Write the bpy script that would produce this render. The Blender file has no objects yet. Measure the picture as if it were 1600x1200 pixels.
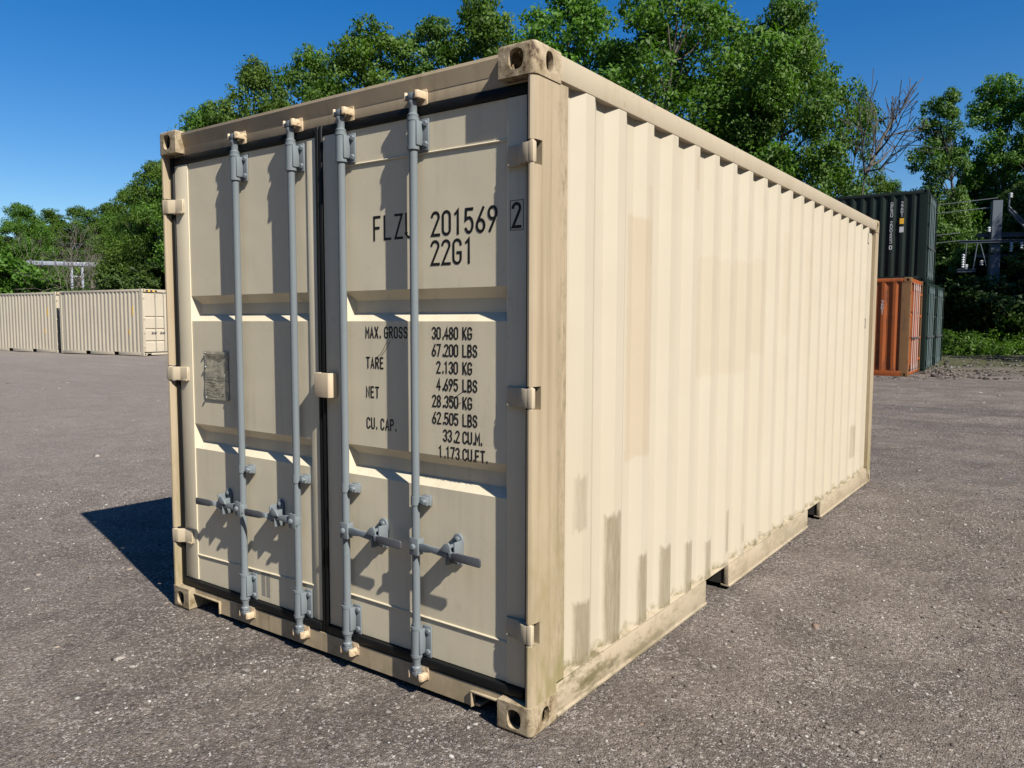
import bpy, bmesh, math, random
import numpy as np
from mathutils import Vector, Matrix
R = math.radians
random.seed(7)
rng = np.random.default_rng(7)
scn = bpy.context.scene
COL = scn.collection

# ---------------------------------------------------------------- camera
CAM = np.array([4.03896, -2.36101, 1.57972]); YAW, PITCH, ROLL, FPX = .622992, -.0772992, .00281975, 1219.571
def cam_axes():
    f = np.array([-math.sin(YAW)*math.cos(PITCH), math.cos(YAW)*math.cos(PITCH), math.sin(PITCH)])
    r = np.array([math.cos(YAW), math.sin(YAW), 0]); u = np.cross(r, f)
    c, s = math.cos(ROLL), math.sin(ROLL)
    return c*r+s*u, -s*r+c*u, f
AR, AU, AF = cam_axes()
cd = bpy.data.cameras.new('camera'); cam = bpy.data.objects.new('camera', cd); COL.objects.link(cam)
cd.sensor_width = 36; cd.lens = FPX/1600*36; cd.clip_start = .05; cd.clip_end = 2000
m = Matrix.Identity(4)
for i in range(3):
    m[i][0] = AR[i]; m[i][1] = AU[i]; m[i][2] = -AF[i]; m[i][3] = CAM[i]
cam.matrix_world = m
scn.camera = cam

# ---------------------------------------------------------------- sky, sun, exposure
SUN = Vector((.6986, -.1953, .6883)).normalized()
SUN_EL = math.asin(SUN.z); SUN_AZ = math.atan2(SUN.x, SUN.y)      # azimuth measured from +y towards +x
w = bpy.data.worlds.new('World'); scn.world = w; w.use_nodes = True
nt = w.node_tree; bgn = nt.nodes['Background']
sky = nt.nodes.new('ShaderNodeTexSky'); sky.sky_type = 'NISHITA'; sky.sun_disc = False
sky.sun_elevation = SUN_EL; sky.sun_rotation = SUN_AZ; sky.air_density = 1.0; sky.dust_density = .35; sky.ozone_density = 2.5
hs = nt.nodes.new('ShaderNodeHueSaturation'); hs.inputs['Saturation'].default_value = 1.46; hs.inputs['Value'].default_value = 1.58; hs.inputs['Hue'].default_value = .508
nt.links.new(sky.outputs[0], hs.inputs['Color']); nt.links.new(hs.outputs[0], bgn.inputs['Color'])
bgn.inputs['Strength'].default_value = .05
sl = bpy.data.lights.new('sun', 'SUN'); sl.energy = 5.0; sl.angle = R(.53); sl.color = (1, .95, .86)
so = bpy.data.objects.new('sun', sl); COL.objects.link(so); so.rotation_euler = SUN.to_track_quat('Z', 'Y').to_euler(); so.location = (20, -8, 20)
scn.view_settings.view_transform = 'Standard'; scn.view_settings.look = 'None'
scn.view_settings.exposure = 0.6; scn.view_settings.gamma = 1
scn.cycles.max_bounces = 6; scn.cycles.diffuse_bounces = 1; scn.cycles.transmission_bounces = 3; scn.cycles.transparent_max_bounces = 4
scn.cycles.use_denoising = True

# ---------------------------------------------------------------- node helper
class NB:
    def __init__(s, name):
        s.m = bpy.data.materials.new(name); s.m.use_nodes = True; s.t = s.m.node_tree; s.n = s.t.nodes
        s.b = s.n['Principled BSDF']; s.out = s.n['Material Output']
        s._tc = None
    def tc(s):
        if not s._tc: s._tc = s.n.new('ShaderNodeTexCoord')
        return s._tc.outputs['Object']
    def put(s, sock, v):
        if isinstance(v, bpy.types.NodeSocket): s.t.links.new(v, sock)
        elif isinstance(v, (tuple, list)):
            sock.default_value = tuple(v) + ((1,) if len(v) == 3 and len(sock.default_value) == 4 else ())
        else: sock.default_value = v
    def math(s, op, a, b=0., c=None, clamp=False):
        n = s.n.new('ShaderNodeMath'); n.operation = op; n.use_clamp = clamp
        s.put(n.inputs[0], a); s.put(n.inputs[1], b)
        if c is not None: s.put(n.inputs[2], c)
        return n.outputs[0]
    def mapping(s, scale=(1, 1, 1), loc=(0, 0, 0), src=None):
        n = s.n.new('ShaderNodeMapping'); s.put(n.inputs['Vector'], src or s.tc()); n.inputs['Scale'].default_value = scale; n.inputs['Location'].default_value = loc
        return n.outputs[0]
    def noise(s, scale, detail=3, rough=.55, vec=None, dist=0):
        n = s.n.new('ShaderNodeTexNoise'); s.put(n.inputs['Vector'], vec or s.tc()); n.inputs['Scale'].default_value = scale
        n.inputs['Detail'].default_value = detail; n.inputs['Roughness'].default_value = rough; n.inputs['Distortion'].default_value = dist
        return n.outputs['Fac']
    def vor(s, scale, feature='F1', vec=None, out='Distance', rnd=1):
        n = s.n.new('ShaderNodeTexVoronoi'); n.feature = feature; s.put(n.inputs['Vector'], vec or s.tc()); n.inputs['Scale'].default_value = scale
        n.inputs['Randomness'].default_value = rnd
        return n.outputs[out]
    def rng(s, v, a, b, c=0., d=1.):
        n = s.n.new('ShaderNodeMapRange'); s.put(n.inputs['Value'], v); n.inputs['From Min'].default_value = a; n.inputs['From Max'].default_value = b
        n.inputs['To Min'].default_value = c; n.inputs['To Max'].default_value = d
        return n.outputs[0]
    def mix(s, f, a, b, mode='MIX'):
        n = s.n.new('ShaderNodeMix'); n.data_type = 'RGBA'; n.blend_type = mode
        s.put(n.inputs[0], f); s.put(n.inputs[6], a); s.put(n.inputs[7], b)
        return n.outputs[2]
    def sep(s, v=None):
        n = s.n.new('ShaderNodeSeparateXYZ'); s.put(n.inputs[0], v or s.tc()); return n.outputs
    def bump(s, h, strength=.3, dist=.01):
        n = s.n.new('ShaderNodeBump'); n.inputs['Strength'].default_value = strength; n.inputs['Distance'].default_value = dist
        s.put(n.inputs['Height'], h); s.t.links.new(n.outputs[0], s.b.inputs['Normal'])
    def fin(s, color, rough=.5, metal=0., spec=None):
        s.put(s.b.inputs['Base Color'], color); s.put(s.b.inputs['Roughness'], rough); s.put(s.b.inputs['Metallic'], metal)
        if spec is not None: s.put(s.b.inputs['Specular IOR Level'], spec)
        return s.m

def paint(name, base, dirt=(.16, .12, .06), amt=.35, rust=0., rough=.5, wav=.25, streak=True, metal=0, low=0.):
    """old sprayed steel: slow colour drift, vertical run marks, small chips"""
    b = NB(name)
    drift = b.noise(.9, 2)
    c = b.mix(b.rng(drift, .3, .7, 0, .5), base, tuple(x*.86 for x in base))
    if streak:
        st = b.noise(1, 4, .6, b.mapping((22, 22, 1.1)))
        blot = b.noise(2.3, 4, .6)
        k = b.math('MULTIPLY', b.rng(st, .48, .78), b.rng(blot, .42, .68))
        c = b.mix(b.math('MULTIPLY', k, amt*1.6, clamp=True), c, dirt)
    if low > 0:                      # splashed dirt just above the ground
        z = b.sep()[2]
        k = b.math('MULTIPLY', b.rng(z, .35, .02), b.rng(b.noise(9, 5, .7), .4, .65))
        c = b.mix(b.math('MULTIPLY', k, low), c, dirt)
    fine = b.noise(55, 3, .7)
    c = b.mix(b.rng(fine, .62, .8, 0, amt*.6), c, dirt)
    if rust > 0:
        rn = b.math('MULTIPLY', b.rng(b.noise(14, 5, .75), .60, .66), b.rng(b.noise(1.6, 2), .45, .6))
        c = b.mix(b.math('MULTIPLY', rn, rust), c, (.16, .05, .018))
    hgt = b.math('ADD', b.math('MULTIPLY', b.noise(2.2, 2), 1.0), b.math('MULTIPLY', fine, .04))
    b.bump(hgt, wav, .02)
    return b.fin(c, b.rng(b.noise(7, 3), .3, .7, rough-.02, rough+.14), metal, .3)

# ---------------------------------------------------------------- mesh helpers
def tag(o, label=None, cat=None, group=None, kind=None):
    if label: o['label'] = label
    if cat: o['category'] = cat
    if group: o['group'] = group
    if kind: o['kind'] = kind
    return o
def empty(name, loc=(0, 0, 0), rz=0):
    o = bpy.data.objects.new(name, None); COL.objects.link(o); o.location = loc; o.rotation_euler = (0, 0, rz); o.empty_display_size = .3
    return o
def link_mesh(name, me, mat, parent=None, smooth=True, angle=35):
    if smooth:
        me.polygons.foreach_set('use_smooth', [True]*len(me.polygons)); me.set_sharp_from_angle(angle=R(angle))
    o = bpy.data.objects.new(name, me); COL.objects.link(o)
    if mat and not me.materials: me.materials.append(mat)
    if parent: o.parent = parent
    return o
def obj(name, bm, mat, parent=None, smooth=True, angle=35):
    me = bpy.data.meshes.new(name); bmesh.ops.recalc_face_normals(bm, faces=bm.faces); bm.to_mesh(me); bm.free()
    return link_mesh(name, me, mat, parent, smooth, angle)
def BM(): return bmesh.new()
def box(bm, x0, x1, y0, y1, z0, z1, bev=0, seg=2, mtx=None):
    t = bmesh.new(); v = [t.verts.new((x, y, z)) for z in (z0, z1) for y in (y0, y1) for x in (x0, x1)]
    for f in ((0, 2, 3, 1), (4, 5, 7, 6), (0, 1, 5, 4), (2, 6, 7, 3), (0, 4, 6, 2), (1, 3, 7, 5)): t.faces.new([v[i] for i in f])
    if bev: bmesh.ops.bevel(t, geom=t.edges[:], offset=bev, segments=seg, profile=.5, affect='EDGES')
    join(bm, t, mtx)
def join(bm, t, mtx=None):
    if mtx is not None: bmesh.ops.transform(t, matrix=mtx, verts=t.verts)
    me = bpy.data.meshes.new('tmp'); t.to_mesh(me); t.free(); bm.from_mesh(me); bpy.data.meshes.remove(me)
def frame(a, b):
    a = Vector(a); b = Vector(b); d = (b-a).normalized()
    h = Vector((0, 0, 1)) if abs(d.z) < .95 else Vector((1, 0, 0))
    s = d.cross(h).normalized(); return s, s.cross(d).normalized()
def tube(bm, pts, rads, seg=12, cap=True):
    """round tube through points, one radius per point"""
    pts = [Vector(p) for p in pts]; rings = []
    if not hasattr(rads, '__len__'): rads = [rads]*len(pts)
    s0 = None
    for i, p in enumerate(pts):
        d = (pts[min(i+1, len(pts)-1)]-pts[max(i-1, 0)])
        if d.length < 1e-9: d = Vector((0, 0, 1))
        d.normalize()
        if s0 is None:
            h = Vector((0, 0, 1)) if abs(d.z) < .95 else Vector((1, 0, 0)); s0 = d.cross(h).normalized()
        else:
            s0 = (s0-d*s0.dot(d)).normalized()
        t0 = d.cross(s0)
        rings.append([bm.verts.new(p+(s0*math.cos(2*math.pi*k/seg)+t0*math.sin(2*math.pi*k/seg))*rads[i]) for k in range(seg)])
    for a, b in zip(rings, rings[1:]):
        for k in range(seg): bm.faces.new((a[k], a[(k+1) % seg], b[(k+1) % seg], b[k]))
    if cap and seg > 2:
        bm.faces.new(rings[0][::-1]); bm.faces.new(rings[-1])
def cyl(bm, a, b, r, seg=16): tube(bm, [a, b], [r, r], seg)
def vlathe(bm, x, y, prof, seg=20):
    """turned shape about a vertical axis; prof = [(z, r)...]; hard steps allowed"""
    rings = [[bm.verts.new((x+r*math.cos(2*math.pi*k/seg), y+r*math.sin(2*math.pi*k/seg), z)) for k in range(seg)] for z, r in prof]
    for a, b in zip(rings, rings[1:]):
        for k in range(seg): bm.faces.new((a[k], a[(k+1) % seg], b[(k+1) % seg], b[k]))
    bm.faces.new(rings[0][::-1]); bm.faces.new(rings[-1])
def prism(bm, poly, axis, a, b, bev=0):
    """polygon (two free coordinates in xyz order) extruded along an axis from a to b"""
    t = bmesh.new()
    def mk(p, c):
        q = list(p); q.insert(axis, c); return t.verts.new(q)
    A = [mk(p, a) for p in poly]; B = [mk(p, b) for p in poly]; n = len(poly)
    t.faces.new(A); t.faces.new(B[::-1])
    for i in range(n): t.faces.new((A[i], B[i], B[(i+1) % n], A[(i+1) % n]))
    bmesh.ops.recalc_face_normals(t, faces=t.faces)
    if bev: bmesh.ops.bevel(t, geom=t.edges[:], offset=bev, segments=2, profile=.5, affect='EDGES')
    join(bm, t)
def oval(cx, cy, rx, ry, n=20, p=2.6):
    return [(cx+rx*math.copysign(abs(math.cos(a))**(2/p), math.cos(a)), cy+ry*math.copysign(abs(math.sin(a))**(2/p), math.sin(a))) for a in [2*math.pi*i/n for i in range(n)]]
def boolean(bm, cutters):
    """cut closed shapes out of bm, returns a new bmesh"""
    bmesh.ops.recalc_face_normals(bm, faces=bm.faces)
    me = bpy.data.meshes.new('tmp'); bm.to_mesh(me); bm.free(); o = bpy.data.objects.new('tmp', me); COL.objects.link(o)
    cs = []
    for c in cutters:
        bmesh.ops.recalc_face_normals(c, faces=c.faces)
        cm = bpy.data.meshes.new('tmp'); c.to_mesh(cm); c.free(); co = bpy.data.objects.new('tmp', cm); COL.objects.link(co)
        md = o.modifiers.new('b', 'BOOLEAN'); md.operation = 'DIFFERENCE'; md.object = co; md.solver = 'EXACT'; cs.append(co)
    bpy.context.view_layer.update()
    ev = o.evaluated_get(bpy.context.evaluated_depsgraph_get()); r = bpy.data.meshes.new_from_object(ev)
    out = bmesh.new(); out.from_mesh(r)
    for x in cs+[o]:
        d = x.data; bpy.data.objects.remove(x); bpy.data.meshes.remove(d)
    bpy.data.meshes.remove(r)
    return out
def kids(o): return [c for c in COL.objects if c.parent == o]
def copy_tree(o, parent=None):
    c = o.copy(); COL.objects.link(c); c.parent = parent
    for ch in kids(o): copy_tree(ch, c)
    return c

# ---------------------------------------------------------------- ground height and picking by photo pixel
def hgt(x, y):
    base = .0175*np.clip(y-8, 0, 30)
    r = np.hypot(x-4, y+2.4)
    return base + .13*np.clip(r-62, 0, 60)
def at(px, py, d): return CAM+d*(AF+AR*(px-800)/FPX-AU*(py-600)/FPX)

# ---------------------------------------------------------------- lettering: stroke font
def arc(cx, cy, rx, ry, a0, a1, n=8): return [(cx+rx*math.cos(R(a0+(a1-a0)*i/n)), cy+ry*math.sin(R(a0+(a1-a0)*i/n))) for i in range(n+1)]
h2 = .2; q = .2
GL = {
 '0': [arc(h2, 1-q, h2, q, 0, 180)+arc(h2, q, h2, q, 180, 360)+[(.4, 1-q)]],
 '1': [[(.08, .86), (.22, 1), (.22, 0)]],
 '2': [arc(h2, 1-q, h2, q, 170, -20)+[(0, 0), (.42, 0)]],
 '3': [arc(h2, .76, h2, .24, 160, -80)+arc(h2, .26, h2, .26, 80, -160)],
 '4': [[(.3, 0), (.3, 1), (0, .28), (.42, .28)]],
 '5': [[(.38, 1), (.04, 1), (.02, .55)]+arc(h2, .32, h2, .32, 110, -150)],
 '6': [[(.34, 1), (.04, .42)], arc(h2, .25, h2, .25, 0, 360, 16)],
 '7': [[(0, 1), (.4, 1), (.12, 0)]],
 '8': [arc(h2, .76, .17, .24, 0, 360, 14), arc(h2, .26, h2, .26, 0, 360, 14)],
 '9': [[(.06, 0), (.37, .6)], arc(h2, .75, h2, .25, 0, 360, 16)],
 'A': [[(0, 0), (.2, 1), (.4, 0)], [(.07, .3), (.33, .3)]],
 'B': [[(0, .5), (0, 1), (.2, 1)]+arc(.2, .76, .16, .24, 90, -90)+[(0, .52)], [(0, .5), (.2, .5)]+arc(.2, .25, .2, .25, 90, -90)+[(0, 0), (0, .5)]],
 'C': [arc(h2, 1-q, h2, q, 0, 180)+arc(h2, q, h2, q, 180, 360)],
 'E': [[(.36, 1), (0, 1), (0, 0), (.36, 0)], [(0, .52), (.3, .52)]],
 'F': [[(.36, 1), (0, 1), (0, 0)], [(0, .52), (.3, .52)]],
 'G': [arc(h2, 1-q, h2, q, 0, 180)+arc(h2, q, h2, q, 180, 360)+[(.4, .45), (.22, .45)]],
 'K': [[(0, 0), (0, 1)], [(.4, 1), (.02, .42)], [(.12, .56), (.4, 0)]],
 'L': [[(0, 1), (0, 0), (.36, 0)]],
 'M': [[(0, 0), (0, 1), (.22, .35), (.44, 1), (.44, 0)]],
 'N': [[(0, 0), (0, 1), (.4, 0), (.4, 1)]],
 'O': [arc(h2, 1-q, h2, q, 0, 180)+arc(h2, q, h2, q, 180, 360)+[(.4, 1-q)]],
 'P': [[(0, 0), (0, 1), (.2, 1)]+arc(.2, .75, .2, .25, 90, -90)+[(0, .5)]],
 'R': [[(0, 0), (0, 1), (.2, 1)]+arc(.2, .75, .2, .25, 90, -90)+[(0, .5)], [(.18, .5), (.4, 0)]],
 'S': [arc(h2, .76, h2, .24, 10, 270)+arc(h2, .26, h2, .26, 90, -170)],
 'T': [[(0, 1), (.42, 1)], [(.21, 1), (.21, 0)]],
 'U': [[(0, 1), (0, q)]+arc(h2, q, h2, q, 180, 360)+[(.4, 1)]],
 'X': [[(0, 0), (.4, 1)], [(0, 1), (.4, 0)]],
 'Z': [[(0, 1), (.4, 1), (0, 0), (.42, 0)]],
 '.': [[(.08, 0), (.08, .13)]],
}
def text(bm, s, x, z, h, pitch, stroke, put, wf=1.0):
    """flat strokes; put(u, v, k) turns text-plane coordinates into a 3-D point, k a tiny lift per stroke"""
    for ch in s:
        if ch != ' ':
            for k, pl in enumerate(GL[ch]):
                P = [Vector((x+a*h*wf, z+b*h)) for a, b in pl]; closed = (P[0]-P[-1]).length < 1e-4
                if closed: P = P[:-1]
                n = len(P); L = []; Rr = []
                for i in range(n):
                    a = P[i-1] if (i or closed) else None; b = P[(i+1) % n] if (i < n-1 or closed) else None
                    d1 = (P[i]-a).normalized() if a is not None else None; d2 = (b-P[i]).normalized() if b is not None else None
                    d = (d1 or d2) if (d1 is None or d2 is None) else (d1+d2)
                    d = d.normalized() if d.length > 1e-6 else d2
                    nn = Vector((-d.y, d.x)); c = 1.0
                    if d1 is not None and d2 is not None: c = 1/max(.45, nn.dot(Vector((-d1.y, d1.x))))
                    e = P[i]
                    if d1 is None: e = P[i]-d2*stroke*.45
                    if d2 is None: e = P[i]+d1*stroke*.45
                    L.append(bm.verts.new(put(*(e+nn*c*stroke/2), k))); Rr.append(bm.verts.new(put(*(e-nn*c*stroke/2), k)))
                for i in range(n if closed else n-1):
                    j = (i+1) % n; bm.faces.new((L[i], Rr[i], Rr[j], L[j]))
        x += pitch*(.52 if ch in '. ' else 1)

# ---------------------------------------------------------------- materials
CREAM = (.49, .42, .31)
M = {}
M['cream'] = paint('cream paint', CREAM, (.22, .17, .09), .35, .25, .45, low=.6)
M['door'] = paint('door paint', (.70, .62, .455), (.33, .27, .17), .25, .1, .42, wav=.35)  # lighter than the side: makes up in colour for sun grazing the doors
M['header'] = paint('header paint', (.42, .34, .23), (.20, .15, .085), .6, .3, .5)
M['post'] = paint('post paint', (.60, .46, .275), (.19, .15, .065), .9, .35, .55, low=1)
M['cast'] = paint('casting paint', (.42, .34, .23), (.13, .095, .05), 1.1, .8, .65, wav=.6, low=1)
def cast_material():
    b = NB('corner casting paint, worn to rust')
    c = b.mix(b.rng(b.noise(6, 3), .35, .65), (.42, .34, .23), (.36, .285, .18))
    c = b.mix(b.math('MULTIPLY', b.rng(b.noise(16, 6, .75), .44, .60), .75), c, (.17, .125, .06))
    c = b.mix(b.math('MULTIPLY', b.rng(b.noise(34, 6, .8), .53, .60), b.rng(b.noise(7, 3), .42, .6)), c, (.075, .038, .02))
    b.bump(b.noise(40, 5, .75), .5, .008)
    return b.fin(c, .7)
M['cast'] = cast_material()
M['rubber'] = NB('black rubber').fin((.006, .0065, .007), .5, 0, .25)
M['galv'] = paint('grey painted steel bar', (.175, .20, .215), (.08, .07, .06), .6, .15, .38, wav=.15, streak=False)
M['grip'] = NB('dark handle grip').fin((.075, .08, .09), .5)
M['bolt'] = NB('bolt steel').fin((.26, .27, .28), .35, .7)
M['ink'] = NB('black lettering').fin((.008, .008, .009), .45)
M['dark'] = NB('dark underside steel').fin((.03, .027, .024), .8)
b = NB('rusty pocket'); M['rust'] = b.fin(b.mix(b.rng(b.noise(30, 4), .4, .6), (.22, .08, .03), (.09, .035, .018)), .8)
b = NB('bright keeper paint'); M['keeper'] = b.fin(b.mix(b.rng(b.noise(60, 3, .7), .5, .68), (.58, .45, .30), (.25, .17, .10)), .45)
b = NB('wood floor'); M['floor'] = b.fin((.12, .07, .035), .7)
M['white'] = NB('white marking').fin((.52, .54, .54), .5)
M['yellow'] = NB('yellow sticker').fin((.80, .45, .03), .5)

def side_material():
    b = NB('cream side paint with touch-up patches')
    o = b.sep(); Y, Z = o[1], o[2]
    c = b.mix(b.rng(b.noise(.7, 2), .3, .7), (.485, .432, .335), (.465, .405, .305))
    # sprayed vertical bands
    band = b.noise(1, 3, .5, b.mapping((1, 9, .25)))
    c = b.mix(b.rng(band, .35, .7, 0, .25), c, (.495, .44, .35))
    wob = b.math('MULTIPLY', b.math('SUBTRACT', b.noise(7, 4, .7), .5), .10)
    wobv = b.math('MULTIPLY', b.math('SUBTRACT', b.noise(1, 4, .7, b.mapping((45, 45, 4))), .5), .06)
    def patch(y0, y1, z0, z1, w=None, e=.012):
        dy = b.math('SUBTRACT', b.math('ABSOLUTE', b.math('SUBTRACT', Y, (y0+y1)/2)), (y1-y0)/2)
        dz = b.math('SUBTRACT', b.math('ABSOLUTE', b.math('SUBTRACT', Z, (z0+z1)/2)), (z1-z0)/2)
        if w is not None: dz = b.math('ADD', dz, b.math('MULTIPLY', w, 1.6)); dy = b.math('ADD', dy, b.math('MULTIPLY', w, .4))
        return b.rng(b.math('MAXIMUM', dy, dz), e, -e)
    for p, k in (((.80, .985, .97, 2.07), .75), ((.935, 1.02, 1.96, 2.21), .5), ((1.487, 1.585, 2.25, 2.45), .7), ((1.54, 2.44, 1.30, 1.945), .36),
                 ((1.56, 1.62, 1.31, 1.93), .4), ((2.40, 2.73, 1.39, 1.985), .35), ((2.053, 2.132, 2.106, 2.318), .5), ((2.33, 2.416, 2.13, 2.37), .4),
                 ((3.05, 3.12, 1.5, 2.2), .25), ((3.6, 3.7, 1.2, 2.1), .2)):
        c = b.mix(b.math('MULTIPLY', patch(*p, wob*1 if False else wob, .01), k), c, (.435, .355, .255))
    brush = b.rng(b.noise(1, 5, .75, b.mapping((120, 90, 6))), .25, .6, .45, 1)
    for p, k in (((.335, .405, .74, .95), .45), ((.335, .44, .15, .42), .9), ((.598, .712, .15, .74), .9), ((.90, .984, .15, .50), .85), ((1.155, 1.256, .15, .48), .8),
                 ((1.445, 1.528, .15, .43), .75), ((1.722, 1.80, .16, .375), .7), ((2.03, 2.072, .24, .50), .6), ((2.30, 2.345, .24, .34), .4), ((5.22, 5.335, .36, .65), .5)):
        c = b.mix(b.math('MULTIPLY', b.math('MULTIPLY', patch(*p, b.math('ADD', wobv, b.math('MULTIPLY', wob, .6)), .012), brush), k), c, (.215, .175, .11))
    # moss and grime lying along the bottom rail
    g = b.math('ADD', Z, b.math('MULTIPLY', b.math('SUBTRACT', b.noise(11, 5, .75), .5), -.16))
    k = b.math('MULTIPLY', b.rng(g, .205, .165), b.rng(b.noise(26, 4, .7), .38, .56))
    c = b.mix(b.math('MULTIPLY', k, .85), c, (.17, .14, .065))
    k = b.rng(b.noise(60, 4, .75), .71, .76)
    c = b.mix(b.math('MULTIPLY', k, .25), c, (.35, .22, .11))
    h = b.math('ADD', b.noise(1.7, 2), b.math('MULTIPLY', b.noise(1, 3, .5, b.mapping((6, 24, 2))), .12))
    b.bump(h, .28, .02)
    return b.fin(c, b.rng(b.noise(5, 3), .3, .7, .42, .58))
M['side'] = side_material()
def rail_material():
    b = NB('bottom rail paint, grimy')
    c = b.mix(b.rng(b.noise(1.1, 3), .35, .65), (.42, .35, .25), (.38, .31, .215))
    Y = b.sep()[1]
    k = b.math('MULTIPLY', b.rng(b.noise(3.5, 6, .75, b.mapping((1, 1, 2.5))), .47, .60), b.rng(Y, 1.5, .4, .35, 1))
    c = b.mix(b.math('MULTIPLY', k, .9), c, (.12, .10, .045))
    k = b.rng(b.noise(20, 5, .8), .58, .68)
    c = b.mix(b.math('MULTIPLY', k, .45), c, (.28, .19, .09))
    b.bump(b.noise(30, 4), .25, .01)
    return b.fin(c, .6)
M['rail'] = rail_material()
def post_material():
    b = NB('corner post paint, weathered green-brown')
    c = b.mix(b.rng(b.noise(1.3, 3), .35, .65), (.405, .325, .22), (.36, .285, .19))
    st = b.noise(1, 5, .65, b.mapping((30, 30, .8)))
    c = b.mix(b.rng(st, .42, .72, 0, .75), c, (.255, .205, .125))
    Y, Z = b.sep()[1], b.sep()[2]
    k = b.math('MULTIPLY', b.math('MULTIPLY', b.rng(b.math('ADD', Y, b.math('MULTIPLY', b.noise(1, 5, .7, b.mapping((9, 9, 3))), .16)), .20, .30), b.rng(Y, .4, .3)), b.rng(b.noise(1, 5, .8, b.mapping((50, 50, 14))), .45, .66))
    c = b.mix(b.math('MULTIPLY', k, .6), c, (.14, .115, .06))
    k = b.math('MULTIPLY', b.rng(Z, 1.1, .1), b.rng(b.noise(6, 5, .7, b.mapping((2, 2, .7))), .42, .62))
    c = b.mix(b.math('MULTIPLY', k, .8), c, (.22, .19, .075))
    k = b.rng(b.noise(38, 4, .8), .72, .745)
    c = b.mix(k, c, (.16, .05, .02))
    b.bump(b.math('ADD', b.noise(3, 2), b.math('MULTIPLY', b.noise(80, 2), .1)), .3, .01)
    return b.fin(c, .58)
M['post'] = post_material()
b = NB('stamped metal plate')
z = b.noise(14, 3, .6, b.mapping((1, 1, 2.2)), 1.2)
M['plate'] = b.fin(b.mix(b.rng(z, .42, .56), (.56, .51, .39), (.36, .335, .26)), b.rng(z, .35, .6, .32, .5), .25)
b.bump(b.noise(18, 2), .6, .01)

# ---------------------------------------------------------------- the near shipping container
W, L, H = 2.438, 6.058, 2.591
CX, CY, CZ = .162, .178, .118
def casting_meshes():
    bm = BM(); box(bm, 0, CX, 0, CY, 0, CZ)
    ed = [e for e in bm.edges if all(abs(v.co.x) < 1e-6 and abs(v.co.y) < 1e-6 for v in e.verts)]
    bmesh.ops.bevel(bm, geom=ed, offset=.026, segments=5, profile=.5, affect='EDGES')
    ed = [e for e in bm.edges if all(abs(v.co.z) < 1e-6 for v in e.verts) and any(v.co.x < .03 and v.co.y < .16 or v.co.y < .03 for v in e.verts)]
    bmesh.ops.bevel(bm, geom=ed, offset=.012, segments=3, profile=.5, affect='EDGES')
    c0 = BM(); box(c0, .022, CX-.02, .022, CY-.02, .016, CZ-.02)
    c1 = BM(); prism(c1, oval(.083, .057, .033, .038), 1, -.02, .04)
    c2 = BM(); prism(c2, oval(.098, .057, .025, .037), 0, -.02, .04)
    c3 = BM(); prism(c3, oval(.085, .098, .030, .055), 2, -.02, .04)
    bm = boolean(bm, [c0, c1, c2, c3])
    out = {}
    for sx in (0, 1):
        for sy in (0, 1):
            for sz in (0, 1):
                t = bm.copy()
                # reference: outer corner at origin, outer horizontal face at z=0 (bottom casting, low x, low y)
                for v in t.verts:
                    if sx: v.co.x = -v.co.x
                    if sy: v.co.y = -v.co.y
                    if sz: v.co.z = -v.co.z
                if (sx+sy+sz) % 2: bmesh.ops.reverse_faces(t, faces=t.faces)
                me = bpy.data.meshes.new('corner_casting'); t.to_mesh(me); t.free()
                me.polygons.foreach_set('use_smooth', [True]*len(me.polygons)); me.set_sharp_from_angle(angle=R(40)); me.materials.append(None)
                out[sx, sy, sz] = me
    bm.free(); return out
CAST = casting_meshes()
def post_mesh(x, y, hingez, Hc):
    """corner post at low or high x (0/1) and low or high y"""
    bm = BM()
    prof = [(.004, .235), (.004, .034), (.0065, .019), (.013, .009), (.022, .0035), (.031, .005), (.036, .012), (.036, .075), (.075, .075), (.075, .12), (.05, .14), (.05, .235)]
    if y: prof = [(.004, .15), (.004, .010), (.012, .003), (.14, .003), (.14, .03), (.05, .05), (.05, .15)]
    poly = [((W-a) if x else a, (L-c) if y else c) for a, c in prof]
    prism(bm, poly, 2, CZ-.002, Hc-CZ+.002)
    if hingez:
        cs = []
        for hz in hingez:
            c = BM(); box(c, (W-.085) if x else -.02, (W+.02) if x else .085, -.02, .058, hz-.044, hz+.044); cs.append(c)
        bm = boolean(bm, cs)
    return bm
def corr_prof(n=21, depth=.032, y_first=.233, q=.068):
    """(inset, y) profile of the trapezoid corrugation"""
    p = [(depth+.003, y_first-.02)]
    y = y_first
    for i in range(n):
        p += [(depth+.003, y), (depth+.003, y+q), (.003, y+2*q), (.003, y+3*q)]
        y += 4*q
    p += [(depth+.003, y), (depth+.003, L-.1)]
    out = []
    for a in p:
        if not out or a[1] > out[-1][1]+1e-4: out.append(a)
    return [a for a in out if a[1] <= L-.1+1e-6]
def side_panel_bm(x, z0, z1, n=20):
    bm = BM(); pr = corr_prof(n)
    nz = 8
    rows = []
    for k in range(nz+1):
        z = z0+(z1-z0)*k/nz
        rows.append([bm.verts.new(((W-a) if x else a, y, z)) for a, y in pr])
    for r0, r1 in zip(rows, rows[1:]):
        for i in range(len(pr)-1): bm.faces.new((r0[i], r0[i+1], r1[i+1], r1[i]))
    # inner skin so the sheet has thickness
    g = bmesh.ops.duplicate(bm, geom=bm.faces[:])
    for v in [e for e in g['geom'] if isinstance(e, bmesh.types.BMVert)]: v.co.x += (-.003 if x else .003)
    return bm
def part(n, bm, mat, root, **k): return obj(n, bm, mat, root, **k)
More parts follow.
